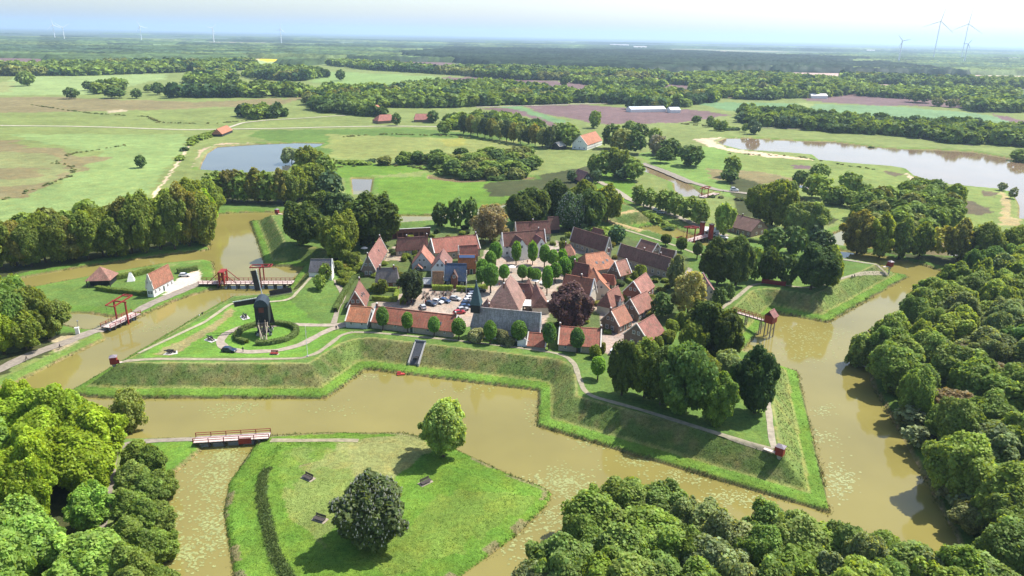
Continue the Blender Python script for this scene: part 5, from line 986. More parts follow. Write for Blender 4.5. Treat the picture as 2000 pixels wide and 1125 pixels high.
for lab, r0, r1, W, rc, wm, rh, hp in (('dark walled cottage with orange roof beside the west pond track', (425,251), (441,245), 13, ORANGE, BLACKW, 10, .2), ('farm with wide orange roof, left one of the two beside the tree belt', (664,205), (678,203), 18, (.32,.15,.09), BRICK, 13, .5), ('farm with orange roof, right one of the two beside the tree belt', (716,207), (734,205), 17, ORANGE, BRICK, 13, .2), ('farm with dark red hipped roof behind a hedge', (742,224), (762,223), 20, (.26,.09,.07), BRICK, 13, .8),
    ('farm with red roof right of the hipped farm', (818,222), (836,222), 18, (.28,.11,.09), BRICK, 13, .3), ('red roofed white farm far off behind the tree belt', (514,131), (544,131), 26, (.34,.1,.08), WHITE, 18, .3), ('small pink roofed farm half hidden in the far clump', (424,143), (440,142), 22, PINK, BRICK, 14, .2), ('tiny red roofed house among the far bushes', (514,174), (526,173), 14, PINK, BRICK, 10, .3), ('small white walled house in the yellow flowering garden', (493,216), (500,216), 9, SLATE, WHITE, 7, .3)):
    H('farmhouse', lab, 'farmhouse', r0, r1, W=min(W*.72, 14), zg=1.2, eh=rh*.24, rh=rh*.68, wall=wm, roof=rc, hip=(hp, hp), win=0, gw=0, ext=(W*.3, W*.3))
for lab, r0, r1, W in (('long pale greenhouse beside the purple field', (1228,208), (1296,207), 26), ('short pale shed right of the long greenhouse', (1306,209), (1326,209), 20)):
    H('greenhouse', lab, 'greenhouse', r0, r1, W=W, zg=1.2, eh=4, rh=7, wall=WHITE, roof=(.55,.6,.66), win=0, gw=0)
for k, (x, y, L) in enumerate(((110,104,60),(450,100,90),(655,104,110),(380,106,50),(560,107,40),(1210,91,200),(1250,95,120),(1700,102,80),(1980,118,90),(1596,193,30))):
    p = G(x, y); c = (p[0], p[1]); house('far_building', ('pale shed far off near the skyline, number of roofs showing as a white streak',)[0].replace(', number of roofs showing', ' showing') , 'shed', None, None, W=14, zg=hz(*c), eh=3+depth(c[1])/700, rh=5+depth(c[1])/420, wall=WHITE, roof=(.6,.58,.56), win=0, gw=0, world=(c, L, .1), group='pale sheds near the skyline')
t = H('white_house', 'white walled inn with orange roof on the island before the long red bridge', 'house', (288,536), (328,516), (324,543), zg=1.2, eh=4.0, rh=8.6, wall=WHITE, roof=(.29,.125,.08), cope=(1, 0), win=2.5)
p = G(199, 540, 4); t = empty('tiled_pavilion', (p[0], p[1], hz(*p)), .15, 'open dark shed with pyramid tiled roof on the western island', 'pavilion')
b = MB(); V = [(-4.6, -4.6, 2.6), (4.6, -4.6, 2.6), (4.6, 4.6, 2.6), (-4.6, 4.6, 2.6), (0, 0, 7.0)]; b.add(V, [(0, 1, 4), (1, 2, 4), (2, 3, 4), (3, 0, 4), (3, 2, 1, 0)]); r = b.build('roof', ROOF, t); r.color = (.24, .12, .09, 1)
b = MB(); b.box((0, .6, 1.2), (7.4, 6.0, 2.75)); b.build('wall', BLACKW, t)
for sx in (-1, 1): b = MB(); b.bar((sx*4.1, -4.1, -.2), (sx*4.1, -4.1, 2.62), .3); b.build('post', DARKT, t)
# brick arcade on the north rampart
p0, p1 = G(764,468,4.3), G(838,464,4.3); d = p1-p0; L = np.hypot(*d); rz = math.atan2(d[1], d[0]); t = empty('arcade_wall', ((p0[0]+p1[0])/2, (p0[1]+p1[1])/2+2, 4.2), rz, 'dark red brick arcade with seven round arches under the north rampart', 'wall')
b = MB(); n = 7; w = L/n
for i in range(n+1): b.box((-L/2+i*w, 0, 1.2), (.7, .8, 2.8))
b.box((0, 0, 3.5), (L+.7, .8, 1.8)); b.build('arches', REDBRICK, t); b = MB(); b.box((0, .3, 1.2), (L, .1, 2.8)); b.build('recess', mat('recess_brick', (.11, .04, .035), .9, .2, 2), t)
b = MB(); b.box((0, 0, 4.48), (L+1, 1.0, .14)); b.build('coping', STONE, t)
# ------------------------------------------------------------------ windmill
def windmill():
    x, y, z = on_ground(517, 648); z = 5.2; p = G(517, 648, z); x, y = p
    t = empty('windmill', (x, y, z), math.radians(12), 'black tarred post mill with four lattice sails inside the ring hedge', 'windmill')
    # local: -y towards the tail ladder (viewer), +y towards the sails
    b = MB(); b.tube([(0, 0, -.3), (0, 0, 5)], [.45, .4], n=10)
    for a in range(4): c_, s_ = math.cos(a*math.pi/2+.78), math.sin(a*math.pi/2+.78); b.bar((c_*2.7, s_*2.7, .5), (c_*.3, s_*.3, 4.0), .4)
    b.bar((-2.4, -2.4, .5), (2.4, 2.4, .5), .45); b.bar((-2.4, 2.4, .62), (2.4, -2.4, .62), .45); b.build('trestle', BLACKW, t)
    b = MB()
    for a in range(4): c_, s_ = math.cos(a*math.pi/2+.78)*2.7, math.sin(a*math.pi/2+.78)*2.7; b.box((c_, s_, .1), (.9, .9, .9))
    b.build('pier', STONE, t)
    b = MB(); x2, yb, yf = 1.95, -2.6, 2.4; V = [(-x2, yb, 3.6), (x2, yb, 3.6), (x2, yf, 3.6), (-x2, yf, 3.6), (-x2*1.04, yb, 9.6), (x2*1.04, yb, 9.6), (x2*1.04, yf, 9.6), (-x2*1.04, yf, 9.6)]
    b.add(V, [(3, 2, 1, 0), (0, 1, 5, 4), (1, 2, 6, 5), (2, 3, 7, 6), (3, 0, 4, 7)])
    n = 8; prof = [(x2*1.12*math.cos(math.pi*i/n), 9.5+2.3*math.sin(math.pi*i/n)**1.25) for i in range(n+1)]
    V = [(u, yb-.35, w) for u, w in prof]+[(u, yf+.3, w) for u, w in prof]; F = [(i, i+1, n+2+i, n+1+i) for i in range(n)]+[tuple(range(n+1))[::-1], tuple(range(n+1, 2*n+2))]; bb = MB(); bb.add(V, F)
    for k in range(7): b.box((-x2+.3+k*(2*x2-.6)/6, yb-.02, 6.6), (.1, .08, 6.0))
    b.build('mill_body', BLACKW, t); bb.build('mill_roof', mat('mill_shingle', (.03, .045, .06), .7, .25, 3), t)
    b = MB(); b.box((0, yb-.06, 8.3), (1.5, .1, 1.6)); b.build('hatch', mat('mill_hatch', (.12, .035, .03), .7, .2, 2), t)
    b = MB(); top = (-.1, yb-.2, 4.2); bot = (.7, -7.8, .1)
    for s in (-1, 1): b.bar((top[0]+s*.95, top[1], top[2]), (bot[0]+s*.95, bot[1], bot[2]), .14, .3); b.bar((top[0]+s*.95, top[1], top[2]+1.0), (bot[0]+s*.95, bot[1], bot[2]+1.0), .1)
    for k in range(22): q = (k+.5)/22; b.box((top[0]+(bot[0]-top[0])*q, top[1]+(bot[1]-top[1])*q, top[2]+(bot[2]-top[2])*q+.1), (1.9, .26, .06), 1)
    b.build('ladder', [WOODL, DARKT], t)
    b = MB()
    for s in (-1, 1): b.bar((s*1.5, yb, 4.3), (1.0+s*.5, -8.6, .9), .22)
    b.bar((1.0, -8.6, .2), (1.0, -8.6, 2.2), .3); b.build('tail_pole', WOODL, t)
    b = MB(); b.bar((-1.3, yb-.3, 4.15), (1.3, yb-.3, 4.15), .2); b.build('porch_beam', WOODL, t)
    hub = (0, yf+1.1, 10.4); b = MB(); b.tube([(0, yf-.4, 10.3), hub], .32, n=8); b.build('windshaft', BLACKW, t)
    for k in range(4):
        a = math.radians(93+90*k+4); c_, s_ = math.cos(a), math.sin(a); u = Vector((c_, 0, s_)); w = Vector((-s_, 0, c_)); h = Vector(hub)+Vector((0, .05*(k % 2), 0))
        b = MB(); b.bar(h, h+u*9.2, .3, .24); o = b.build('stock', FRAME if k in (0, 1) else WOODL, t)
        b = MB()
        for i in range(15): q = 2.2+i*.49; b.bar(h+u*q+w*.05, h+u*q+w*1.75, .07)
        for q in (.6, 1.2, 1.75): b.bar(h+u*2.2+w*q, h+u*9.1+w*q, .07)
        for i in range(12): b.bar(h+u*(2.3+i*.57)+w*-.05, h+u*(2.3+i*.57)+w*-.55, .06)
        b.bar(h+u*2.2+w*-.55, h+u*9.1+w*-.55, .16, .05)
        b.build('lattice', DARKT, o)
        b = MB(); m = h+u*5.7+w*.9
        V = [h+u*2.3+w*.1, h+u*9.0+w*.1, h+u*9.0+w*1.7, h+u*2.3+w*1.7]; V = [Vector((v.x, v.y+.08, v.z)) for v in V]+[Vector((v.x, v.y+.11, v.z)) for v in V]
        b.add(V, [(0, 1, 2, 3), (7, 6, 5, 4), (0, 4, 5, 1), (1, 5, 6, 2), (2, 6, 7, 3), (3, 7, 4, 0)]); b.build('sail_board', mat('sail_board', (.07, .06, .055), .8, .2, 2), o)
    return x, y, z
MX, MY, MZ = windmill()

# ------------------------------------------------------------------ hedges
LEAFH = {}
def hedge(pts, w, h, c, label, z=None, closed=False, px=True):
    P = GP(pts, z if z is not None else 4.5) if px else np.array(pts); Q = []
    n = len(P)
    for i in range(n if closed else n-1):
        a, b = P[i], P[(i+1) % n]; m = max(1, int(np.hypot(*(b-a))/.35))
        for k in range(m): Q.append(a+(b-a)*k/m)
    if not closed: Q.append(P[-1])
    Q = np.array(Q); T = np.roll(Q, -1, 0)-np.roll(Q, 1, 0)
    if not closed: T[0] = Q[1]-Q[0]; T[-1] = Q[-1]-Q[-2]
    T /= np.hypot(T[:, 0], T[:, 1])[:, None]; Nn = np.stack([-T[:, 1], T[:, 0]], 1); g = height(Q[:, 0], Q[:, 1]); rng = np.random.default_rng(len(pts)*7)
    prof = [(-.5, -.1), (-.52, .5), (-.45, .93), (-.2, 1.0), (.2, 1.0), (.45, .93), (.52, .5), (.5, -.1)]; k = len(prof); V = np.empty((len(Q), k, 3))
    for j, (a, b) in enumerate(prof): jit = 1+.16*rng.normal(size=len(Q)); V[:, j, :2] = Q+Nn*(w*a*jit)[:, None]; V[:, j, 2] = g+h*b*(1+.06*rng.normal(size=len(Q)))
    I = np.arange(len(Q)*k).reshape(len(Q), k); A = I if closed else I[:-1]; B = np.roll(I, -1, 0) if closed else I[1:]
    F = np.stack([A[:, :-1], A[:, 1:], B[:, 1:], B[:, :-1]], -1).reshape(-1, 4); tint = np.tile(c, (len(V.reshape(-1, 3)), 1))*(.75+.5*rng.random((len(Q)*k, 1)))
    V = V.reshape(-1, 3)
    m = len(Q)*26; q = rng.integers(0, len(Q), m); u = rng.uniform(-.55, .55, m); top = rng.random(m) < .55; zz = np.where(top, h*rng.uniform(.95, 1.06, m), h*rng.uniform(0, 1, m)); u = np.where(top, u, np.sign(u)*.54)
    Pq = np.column_stack([Q[q]+Nn[q]*(u*w)[:, None]+T[q]*rng.uniform(-.2, .2, (m, 1)), g[q]+zz]); nq = np.where(top[:, None], np.array((0, 0, 1.)), np.column_stack([Nn[q]*np.sign(u)[:, None], np.full(m, .5)])); V2, F2 = quads(Pq, unit(nq+rng.normal(size=nq.shape)*.4), .22, rng)
    me = mesh_np('hedge', np.concatenate([V, V2]), np.concatenate([F, F2+len(V)]), [FOLS]); vcol(me, np.concatenate([tint, np.repeat(np.array(c)*(.7+.6*rng.random((m, 1))), 4, 0)]), 'tint')
    return tag(ob('hedge', me), label, 'hedge')
HG = (.11, .155, .04); HB = (.22, .29, .045)
ring = [(MX+1.0+9.0*math.cos(a), MY-.8+8.6*math.sin(a)) for a in np.linspace(-1.62, 4.3, 34)]
hedge(ring, 1.6, 1.35, HG, 'thick clipped ring hedge round the black mill', px=False)
hedge([(845,566),(884,567)], 1.6, 1.9, HB, 'bright clipped hedge left of the gap by the mansard house', 4.3); hedge([(892,568),(926,569),(950,564)], 1.6, 1.9, HB, 'bright clipped hedge right of the gap by the mansard house', 4.3)
hedge([(190,566),(215,570),(260,575),(296,577)], 1.6, 1.5, (.12, .17, .03), 'curved clipped hedge in front of the pavilion and inn', 1); hedge([(227,546),(262,540),(300,530)], 2.2, 1.8, (.13, .18, .03), 'light hedge between the pavilion and the ditch', 1); hedge([(348,534),(386,527)], 2, 1.8, HG, 'dark hedge behind the inn car park', 1)
hedge([(722,567),(775,569)], 1.2, 1.5, HB, 'garden hedge behind the red brick gable house', 4.3); hedge([(728,586),(772,589),(776,573)], 1.3, 1.6, HB, 'garden hedge enclosing the yard behind the long low barrack', 4.3); hedge([(786,596),(793,582)], 1.6, 2, HB, 'short bright hedge beside the bicycles', 4.3)
hedge([(655,610),(668,580),(690,545),(712,535)], 1.5, 1.6, HG, 'dark hedge along the western garden lane', 4.4); hedge([(1395,484),(1480,494)], 1.6, 1.6, HG, 'long dark hedge below the gatehouse garden', 1.1); hedge([(1178,652),(1193,652)], 1.4, 1.3, HG, 'short hedge in front of the orange roofed gable', 4.3)
hedge([(764,497),(800,500),(812,520)], 1.0, 1.1, (.1, .14, .04), 'low hedge round the kitchen garden', 4.3); hedge([(1222,548),(1236,556)], 1.2, 1.4, HB, 'bright hedge in the yard of the red brick house', 4.3); hedge([(270,688),(276,682)], .5, .4, HG, '')if False else None
hedge([(1160,560),(1178,548)], 1.2, 1.6, HG, 'hedge beside the cream gable', 4.3)

# ------------------------------------------------------------------ bridges
def rail(t, a, b, zd, n, h=1.15, m=None, name='railing', two=True):
    m = m or REDP; a = Vector(a); b = Vector(b); mb = MB(); 
    for i in range(n+1): p = a.lerp(b, i/n); mb.bar(p+Vector((0, 0, -.15)), p+Vector((0, 0, h)), .16)
    for q in ((h-.05, .55) if two else (h-.05,)): mb.bar(a+Vector((0, 0, q)), b+Vector((0, 0, q)), .12)
    return mb.build(name, m, t)
def bridge(label, p0, p1, zd, w, bays, piers=True, name='footbridge', px=True, cat='bridge'):
    A = np.array(G(*p0, zd)); B = np.array(G(*p1, zd)); d = B-A; L = np.hypot(*d); rz = math.atan2(d[1], d[0]); c = (A+B)/2
    t = empty(name, (c[0], c[1], zd), rz, label, cat); b = MB()
    n = int(L/.32)
    for i in range(n): b.box((-L/2+(i+.5)*L/n, 0, -.06+.012*(i % 3)), (L/n*.94, w, .1))
    b.build('deck', DECK, t); b = MB()
    for s in (-1, 0, 1): b.box((0, s*w*.4, -.3), (L, .3, .34))
    b.build('girder', DARKT, t)
    for s in (-1, 1): rail(t, (-L/2, s*w*.48, 0), (L/2, s*w*.48, 0), 0, bays)
    if piers:
        for i in range(1, bays):
            if bays > 8 and i % 2: continue
            b = MB(); x = -L/2+i*L/bays
            for s in (-1, 0, 1): b.bar((x, s*w*.38, -zd-1.4), (x, s*w*.38, -.4), .34)
            b.box((x, 0, -.55), (.4, w, .24)); b.build('pier', DARKT, t)
    return t, L
def portal(t, x, w, h, beam, lean=0.0):
    """draw bridge frame: two posts, a lintel, two balance beams with tie rods"""
    for s in (-1, 1): b = MB(); b.bar((x, s*w/2, -1.5), (x, s*w/2, h), .42, .42); b.build('portal_post', REDP, t)
    b = MB(); b.bar((x, -w/2-.5, h+.1), (x, w/2+.5, h+.1), .4, .4); b.build('lintel', REDP, t)
    for s in (-1, 1):
        b = MB(); b.bar((x-beam*.5, s*w*.36, h+.45-lean), (x+beam*.5, s*w*.36, h+.45+lean), .32, .4); o = b.build('balance_beam', mat('sunlit_red_paint', (.34, .06, .045), .55, .12, 2) if s < 0 and False else REDP, t)
        b = MB(); b.bar((x-beam*.48, s*w*.36, h+.3-lean), (x-beam*.48, s*w*.36, .2), .05); b.build('tie_rod', BLACK, o)
    b = MB()
    for q in (.5, .36): b.bar((x+beam*q, -w*.36, h+.45+lean), (x+beam*q, w*.36, h+.45+lean), .3, .3)
    b.bar((x-beam*.5, -w*.36, h+.45-lean), (x-beam*.5, w*.36, h+.45-lean), .22, .22); b.build('cross_beam', REDP, t)
t, L = bridge('long red railed bridge with a gate and a drawbridge frame behind the mill', (391,551), (573,551), 2.0, 4.2, 20, name='drawbridge')
portal(t, L*.17, 4.6, 6.2, 8.0, .15)
for s in (-1, 1):
    b = MB(); b.box((-L*.25+s*.9, 0, 2.2), (.3, 4.6, .5)); 
    for q in (-1, 1): b.box((-L*.25+s*.9, q*1.75, 1.9), (.4, 1.3, 5.2)); 
    b.build('gate_panel', REDP, t)
    for q in (-1, 1): b = MB(); b.bar((-L*.25+s*5.5, q*2.1, .2), (-L*.25+s*1.2, q*2.1, 4.2), .22); b.build('brace', REDP, t)
b = MB(); b.box((-L*.25, 0, 4.6), (2.2, 4.8, .3)); b.build('gate_roof', REDP, t)
t, L = bridge('red drawbridge with tall frame on the western approach road', (206,639), (266,611), 1.7, 4.0, 6, name='drawbridge'); portal(t, 0.5, 4.6, 6.4, 8.5, .5)
t, L = bridge('low wooden footbridge with red rails to the near island', (380,859), (527,850), 1.7, 2.8, 5); 
b = MB(); b.box((L*.18, -1.55, -.3), (3.0, .16, 1.5)); b.build('lifting_panel', REDP, t)
t, L = bridge('red bridge with tall gate towers at the north east entrance', (1340,471), (1385,458), 2.6, 4.0, 6, name='drawbridge'); portal(t, -L*.32, 4.4, 6.0, 8.0, -.4)
for s in (-1, 1):
    b = MB(); b.box((L*.36, s*2.6, 2.4), (2.0, 1.6, 7.4)); b.build('gate_tower', REDP, t)
    b = MB(); b.box((L*.36, s*2.6, 6.25), (2.5, 2.1, .3)); b.build('tower_cap', DARKT, t)
b = MB(); b.box((-L*.5-2.5, 2.4, .9), (5, .3, 2.6)); b.build('barrier', REDP, t)
t, L = bridge('small drawbridge over the canal near the white van', (1370,385), (1400,377), 1.6, 4.5, 4, name='drawbridge'); portal(t, -L*.3, 4.4, 5.0, 8, .3)
# privy walkway
t, L = bridge('red railed walkway on tall stilts leading to the privy hut over the moat', (1429,606), (1497,626), 5.6, 1.7, 9, piers=False, name='privy_walkway')
for x, h in ((-.05, 6.5), (.36, 7)):
    b = MB()
    for s in (-1, 1): b.bar((x*L, s*.7, -h), (x*L, s*.6, -.3), .3)
    b.bar((x*L, -.7, -2.5), (x*L, .7, -2.5), .2); b.build('stilt', WOODL, t)
b = MB(); b.box((L/2+1.4, 0, 1.2), (2.9, 3.4, 2.7)); b.build('hut', REDP, t); r = ob('roof', roof_mesh(3.4, 3.2, 2.5, 4.2, (0, 0), .3), t, (L/2+1.4, 0, 0)); r.rotation_euler = (0, 0, math.pi/2); r.color = (.26, .11, .1, 1)
b = MB()
for s in (-1, 1):
    for q in (.4, 2.4): b.bar((L/2+q, s*1.3, -7.4), (L/2+q, s*1.3, -.1), .34)
b.bar((L/2+.4, -1.3, -6), (L/2+2.4, 1.3, -2), .16); b.build('hut_leg', WOODL, t)
# sentry boxes overhanging the bastion tips
def sentry(px, py, rz, label):
    p = G(px, py, 6.6); z = 5.9; t = empty('sentry_box', (p[0], p[1], z), rz, label, 'sentry box'); t.scale = (.86, .86, .9); b = MB()
    b.box((0, 0, 1.15), (2.0, 2.0, 2.3)); b.build('cabin', REDP, t); b = MB(); V = [(-1.2, -1.2, 2.3), (1.2, -1.2, 2.3), (1.2, 1.2, 2.3), (-1.2, 1.2, 2.3), (0, 0, 2.95)]; b.add(V, [(0, 1, 4), (1, 2, 4), (2, 3, 4), (3, 0, 4), (3, 2, 1, 0)]); b.build('roof', mat('lead_roof', (.2, .17, .19), .5, .15, 2), t)
    b = MB(); b.add([(-.7, -.7, -.02), (.7, -.7, -.02), (.7, .7, -.02), (-.7, .7, -.02), (-.3, -.3, -1.6), (.3, -.3, -1.6), (.3, .3, -1.6), (-.3, .3, -1.6)], [(0, 1, 2, 3), (7, 6, 5, 4), (4, 5, 1, 0), (5, 6, 2, 1), (6, 7, 3, 2), (7, 4, 0, 3)]); b.bar((0, 0, -4), (0, 0, -1.5), .35); b.build('corbel', STONE, t)
    b = MB(); b.box((-2.6, 0, .05), (3.4, 1.1, .14)); b.build('gangplank', DECK, t)
    b = MB(); b.box((-1.3, .75, .7), (.9, .12, 1.3)); b.build('side_board', REDP, t)
sentry(1524, 882, math.radians(-38), 'red sentry box on the tip of the south bastion beside the near right moat'); sentry(222, 705, math.radians(200), 'red sentry box on the tip of the mill bastion'); sentry(541, 414, math.radians(150), 'red sentry box on the tip of the north west bastion'); sentry(1739, 517, math.radians(20), 'red sentry box on the tip of the east bastion')
# postern stairs cut in the front slope
def postern():
    x0, y0, _ = on_ground(801, 668); d0 = G(715, 722); d1 = G(1052, 764); u = (d1-d0)/np.hypot(*(d1-d0)); n = np.array((-u[1], u[0])); rz = math.atan2(u[1], u[0])
    a = G(801, 722, 1.3); f = segdist(np.array([a[0]]), np.array([a[1]]), np.array([d0, d1]), 90, False)[0]; base = a-n*(f-3.6); t = empty('postern_stairs', (base[0], base[1], 1.3), rz, 'grey walled stair cut into the front rampart slope', 'stairs')
    for s in (-1, 1): b = MB(); V = [(s*1.55-.2, 0, -.3), (s*1.55+.2, 0, -.3), (s*1.55+.2, 6.6, 4.5), (s*1.55-.2, 6.6, 4.5), (s*1.55-.2, 0, .9), (s*1.55+.2, 0, .9), (s*1.55+.2, 6.6, 5.35), (s*1.55-.2, 6.6, 5.35)]; b.add(V, [(3, 2, 1, 0), (4, 5, 6, 7), (0, 1, 5, 4), (1, 2, 6, 5), (2, 3, 7, 6), (3, 0, 4, 7)]); b.build('side_wall', STONE, t)
    b = MB()
    b.add([(-1.35,.2,.05),(1.35,.2,.05),(1.35,6.4,4.6),(-1.35,6.4,4.6),(-1.35,.2,.5),(1.35,.2,.5),(1.35,6.4,5.05),(-1.35,6.4,5.05)], [(3,2,1,0),(4,5,6,7),(0,1,5,4),(1,2,6,5),(2,3,7,6),(3,0,4,7)])
    for k in range(20): b.box((0, .4+k*.3, .62+k*.22), (2.6, .12, .1))
    b.build('steps', mat('stair_slate', (.07, .075, .085), .7, .15, 2), t); b = MB(); b.box((0, 6.6, 4.6), (3.5, .4, 1.9)); b.build('head_wall', mat('head_slate', (.13, .14, .16), .7, .15, 2), t)
    b = MB(); b.box((.35, 2.2, 1.95), (1.2, 2.6, .5)); b.build('opening', BLACK, t)
postern()
p = G(783, 731); t = empty('raft', (p[0], p[1], 0), .15, 'small red raft moored at the foot of the front rampart', 'boat'); b = MB(); b.box((0, 0, .15), (2.4, 1.6, .5)); b.build('hull', mat('red_raft', (.4, .05, .045), .6, .15, 2), t); b = MB(); b.box((-.5, .2, .55), (1.0, 1.0, .35)); b.build('box', REDP, t); b = MB(); b.bar((1.0, .6, .3), (1.0, .6, 1.1), .1); b.build('post', DARKT, t)
x, y, z = on_ground(601, 697); t = empty('flagpole', (x, y, z), 0, 'slim white flagpole on the rampart path beside the mill', 'flagpole'); b = MB(); b.tube([(0, 0, -.2), (0, 0, 9.6)], [.09, .05], n=8); b.lathe([(.02, 9.55), (.12, 9.68), (.02, 9.8)], 0, 8); b.build('pole', FRAME, t); b = MB(); b.box((0, 0, .1), (.6, .6, .4)); b.build('foot', STONE, t)
x, y, z = on_ground(924, 592); t = empty('flagpole', (x-3, y+8, z), 0, 'white pole beside the church spire', 'flagpole'); b = MB(); b.tube([(0, 0, -.2), (0, 0, 7.0)], [.07, .04], n=8); b.lathe([(.02, 6.95), (.1, 7.05), (.02, 7.15)], 0, 8); b.build('pole', FRAME, t); b = MB(); b.box((0, 0, .1), (.5, .5, .3)); b.build('foot', STONE, t)
# red plank fence on the east bastion
a = G(1488, 550, 6); c = G(1534, 556, 6); t = empty('plank_fence', ((a[0]+c[0])/2, (a[1]+c[1])/2, hz(*((a+c)/2))), math.atan2((c-a)[1], (c-a)[0]), 'dark red plank fence in the shade under the east bastion trees', 'fence'); L = np.hypot(*(c-a)); b = MB(); b.box((0, 0, .95), (L, .12, 1.7)); b.build('panel', REDP, t)
for k in range(5): b = MB(); b.box((-L/2+k*L/4, .1, 1.0), (.2, .2, 2.2)); b.build('post', REDP, t)
# tents, awning, parasols
x, y, z = on_ground(256, 548); t = empty('tent', (x, y, z), .4, 'small white camp tent beside the white inn', 'tent'); b = MB(); b.add([(-1.4, -1.4, 0), (1.4, -1.4, 0), (1.4, 1.4, 0), (-1.4, 1.4, 0), (-.3, 0, 3.4), (.5, 0, 3.4)], [(0, 1, 5, 4), (2, 3, 4, 5), (1, 2, 5), (3, 2, 1, 0), (3, 0, 4)]); b.build('canvas', WHITE, t); b = MB(); b.bar((.5, 0, 0), (.5, 0, 3.7), .1); b.build('pole', WOODL, t)
x, y, z = on_ground(1046, 606); t = empty('awning', (x, y, z), -.08, 'flat white terrace awning behind the church roof', 'awning'); b = MB(); b.add([(-5, -2, 2.3), (5, -2, 2.3), (5, 2, 3.1), (-5, 2, 3.1), (-5, -2, 2.2), (5, -2, 2.2), (5, 2, 3.0), (-5, 2, 3.0)], [(0, 1, 2, 3), (7, 6, 5, 4), (0, 4, 5, 1), (1, 5, 6, 2), (2, 6, 7, 3), (3, 7, 4, 0)]); b.build('canvas', WHITE, t)
for q in (-4.8, 4.8): b = MB(); b.bar((q, -1.9, 0), (q, -1.9, 2.25), .1); b.build('post', METAL, t)
for k, (px_, py_, lab) in enumerate(((985,548,'white parasol between two limes left of the tall pink roof'),(1000,531,'white parasol near the top of the tall pink roof'),(1045,558,'white parasol right of the little pyramid roof'),(1060,562,'white parasol at the lane right of the dark red wing'),(712,494,'white parasol in the garden west of the stepped house'))):
    x, y, z = on_ground(px_, py_); t = empty('parasol', (x, y, z), k, lab, 'parasol'); b = MB(); b.lathe([(1.6, 2.2), (.8, 2.62), (.05, 2.85)], 0, 8); b.build('canopy', WHITE, t); b = MB(); b.bar((0, 0, 0), (0, 0, 2.9), .07); b.build('pole', WOODL, t); b = MB(); b.lathe([(.35, 0), (.3, .12)], 0, 8); b.build('base', STONE, t)
x, y, z = on_ground(1386, 458); t = empty('marquee', (x, y, z), -.3, 'white marquee beside the red gate towers', 'tent'); b = MB(); b.box((0, 0, 1.2), (9, 5, 2.4)); b.add([(-4.7, -2.7, 2.4), (4.7, -2.7, 2.4), (4.7, 2.7, 2.4), (-4.7, 2.7, 2.4), (-4.2, 0, 4), (4.2, 0, 4)], [(0, 1, 5, 4), (2, 3, 4, 5), (1, 2, 5), (3, 0, 4), (3, 2, 1, 0)]); b.build('canvas', WHITE, t)
for q in (-1.5, 2.5): b = MB(); b.box((q, -2.53, 1.0), (1.2, .06, 1.9)); b.build('opening', DARKT, t)
# signs at the road
x, y, z = on_ground(152, 652); t = empty('information_pillar', (x, y, z), .3, 'pale information pillar with lamp arm beside the western road', 'sign'); b = MB(); b.box((0, 0, 1.0), (1.1, .8, 2.2)); b.box((0, 0, 2.15), (1.3, 1.0, .15)); b.build('pillar', FRAME, t); b = MB(); b.bar((.2, .3, 1.5), (.5, .4, 4.4), .12); b.box((.5, .2, 4.4), (.3, .8, .2)); b.build('lamp_arm', METAL, t)
# benches
def bench(px_, py_, rz, label, big=1.0, m=None):
    x, y, z = on_ground(px_, py_); t = empty('bench', (x, y, z), rz, label, 'bench'); m = m or DARKT
    b = MB(); b.box((0, 0, .02), (2.7*big, 1.5*big, .1)); b.build('slab', WOODL, t); b = MB()
    for k in range(5): b.box((0, -.62+.22*k, .5), (2.2*big, .19, .07))
    b.build('seat', m, t); b = MB()
    for k in range(3): b.box((0, .38+.04*k, .68+.17*k), (2.1*big, .06, .14))
    b.build('backrest', m, t)
    for s in (-1, 1): b = MB(); b.box((s*.9*big, .05, .28), (.12, .6, .5)); b.bar((s*.9*big, .36, .3), (s*.9*big, .5, 1.1), .1); b.build('leg', m, t)
bench(602, 934, -.55, 'dark bench on a slab, upper left one on the near island lawn', 1.15); bench(625, 1015, -.4, 'dark bench on a slab, lower left one on the near island lawn', 1.15); bench(831, 943, .75, 'dark bench on a slab right of the blossoming chestnut', 1.15); bench(536, 692, 0, 'low red-brown bench at the edge of the mill track', 1.0, REDP); bench(301, 886, 1.2, 'small red bench on the grass left of the low footbridge', .8, REDP)
# cannons
def cannon(px_, py_, rz, label):
    x, y, z = on_ground(px_, py_); t = empty('cannon', (x, y, z), rz, label, 'cannon'); b = MB(); b.tube([(-1.1, 0, .95), (-.6, 0, 1.0), (1.5, 0, 1.2)], [.24, .24, .14], n=10); b.lathe([(.05, 0), (.05, .01)], 0, 3); b.build('barrel', BLACKW, t); b = MB(); b.bar((-1.6, -.35, .25), (.5, -.35, .85), .16, .35); b.bar((-1.6, .35, .25), (.5, .35, .85), .16, .35); b.build('carriage', DARKT, t)
    for s in (-1, 1):
        b = MB(); 
        for k in range(14): a0 = 6.283*k/14; a1 = 6.283*(k+1)/14; b.bar((.2+.62*math.cos(a0), s*.6, .62+.62*math.sin(a0)), (.2+.62*math.cos(a1), s*.6, .62+.62*math.sin(a1)), .12)
        for k in range(4): a0 = 3.1416*k/4; b.bar((.2+.6*math.cos(a0), s*.6, .62+.6*math.sin(a0)), (.2-.6*math.cos(a0), s*.6, .62-.6*math.sin(a0)), .08)
        b.build('wheel', DARKT, t)
    b = MB(); b.box((0, 0, .03), (4.0, 2.4, .14)); b.build('platform', mat('pale_platform', (.5, .48, .44), .9, .12, 1.5), t)
cannon(332, 690, 3.6, 'cannon on a pale platform on the mill bastion, nearest the sentry box'); cannon(411, 664, 2.6, 'cannon on the grass left of the mill track'); cannon(478, 620, 2.2, 'cannon between the mill and the moat bank'); cannon(1667, 519, .8, 'cannon on a pale platform on the east bastion')

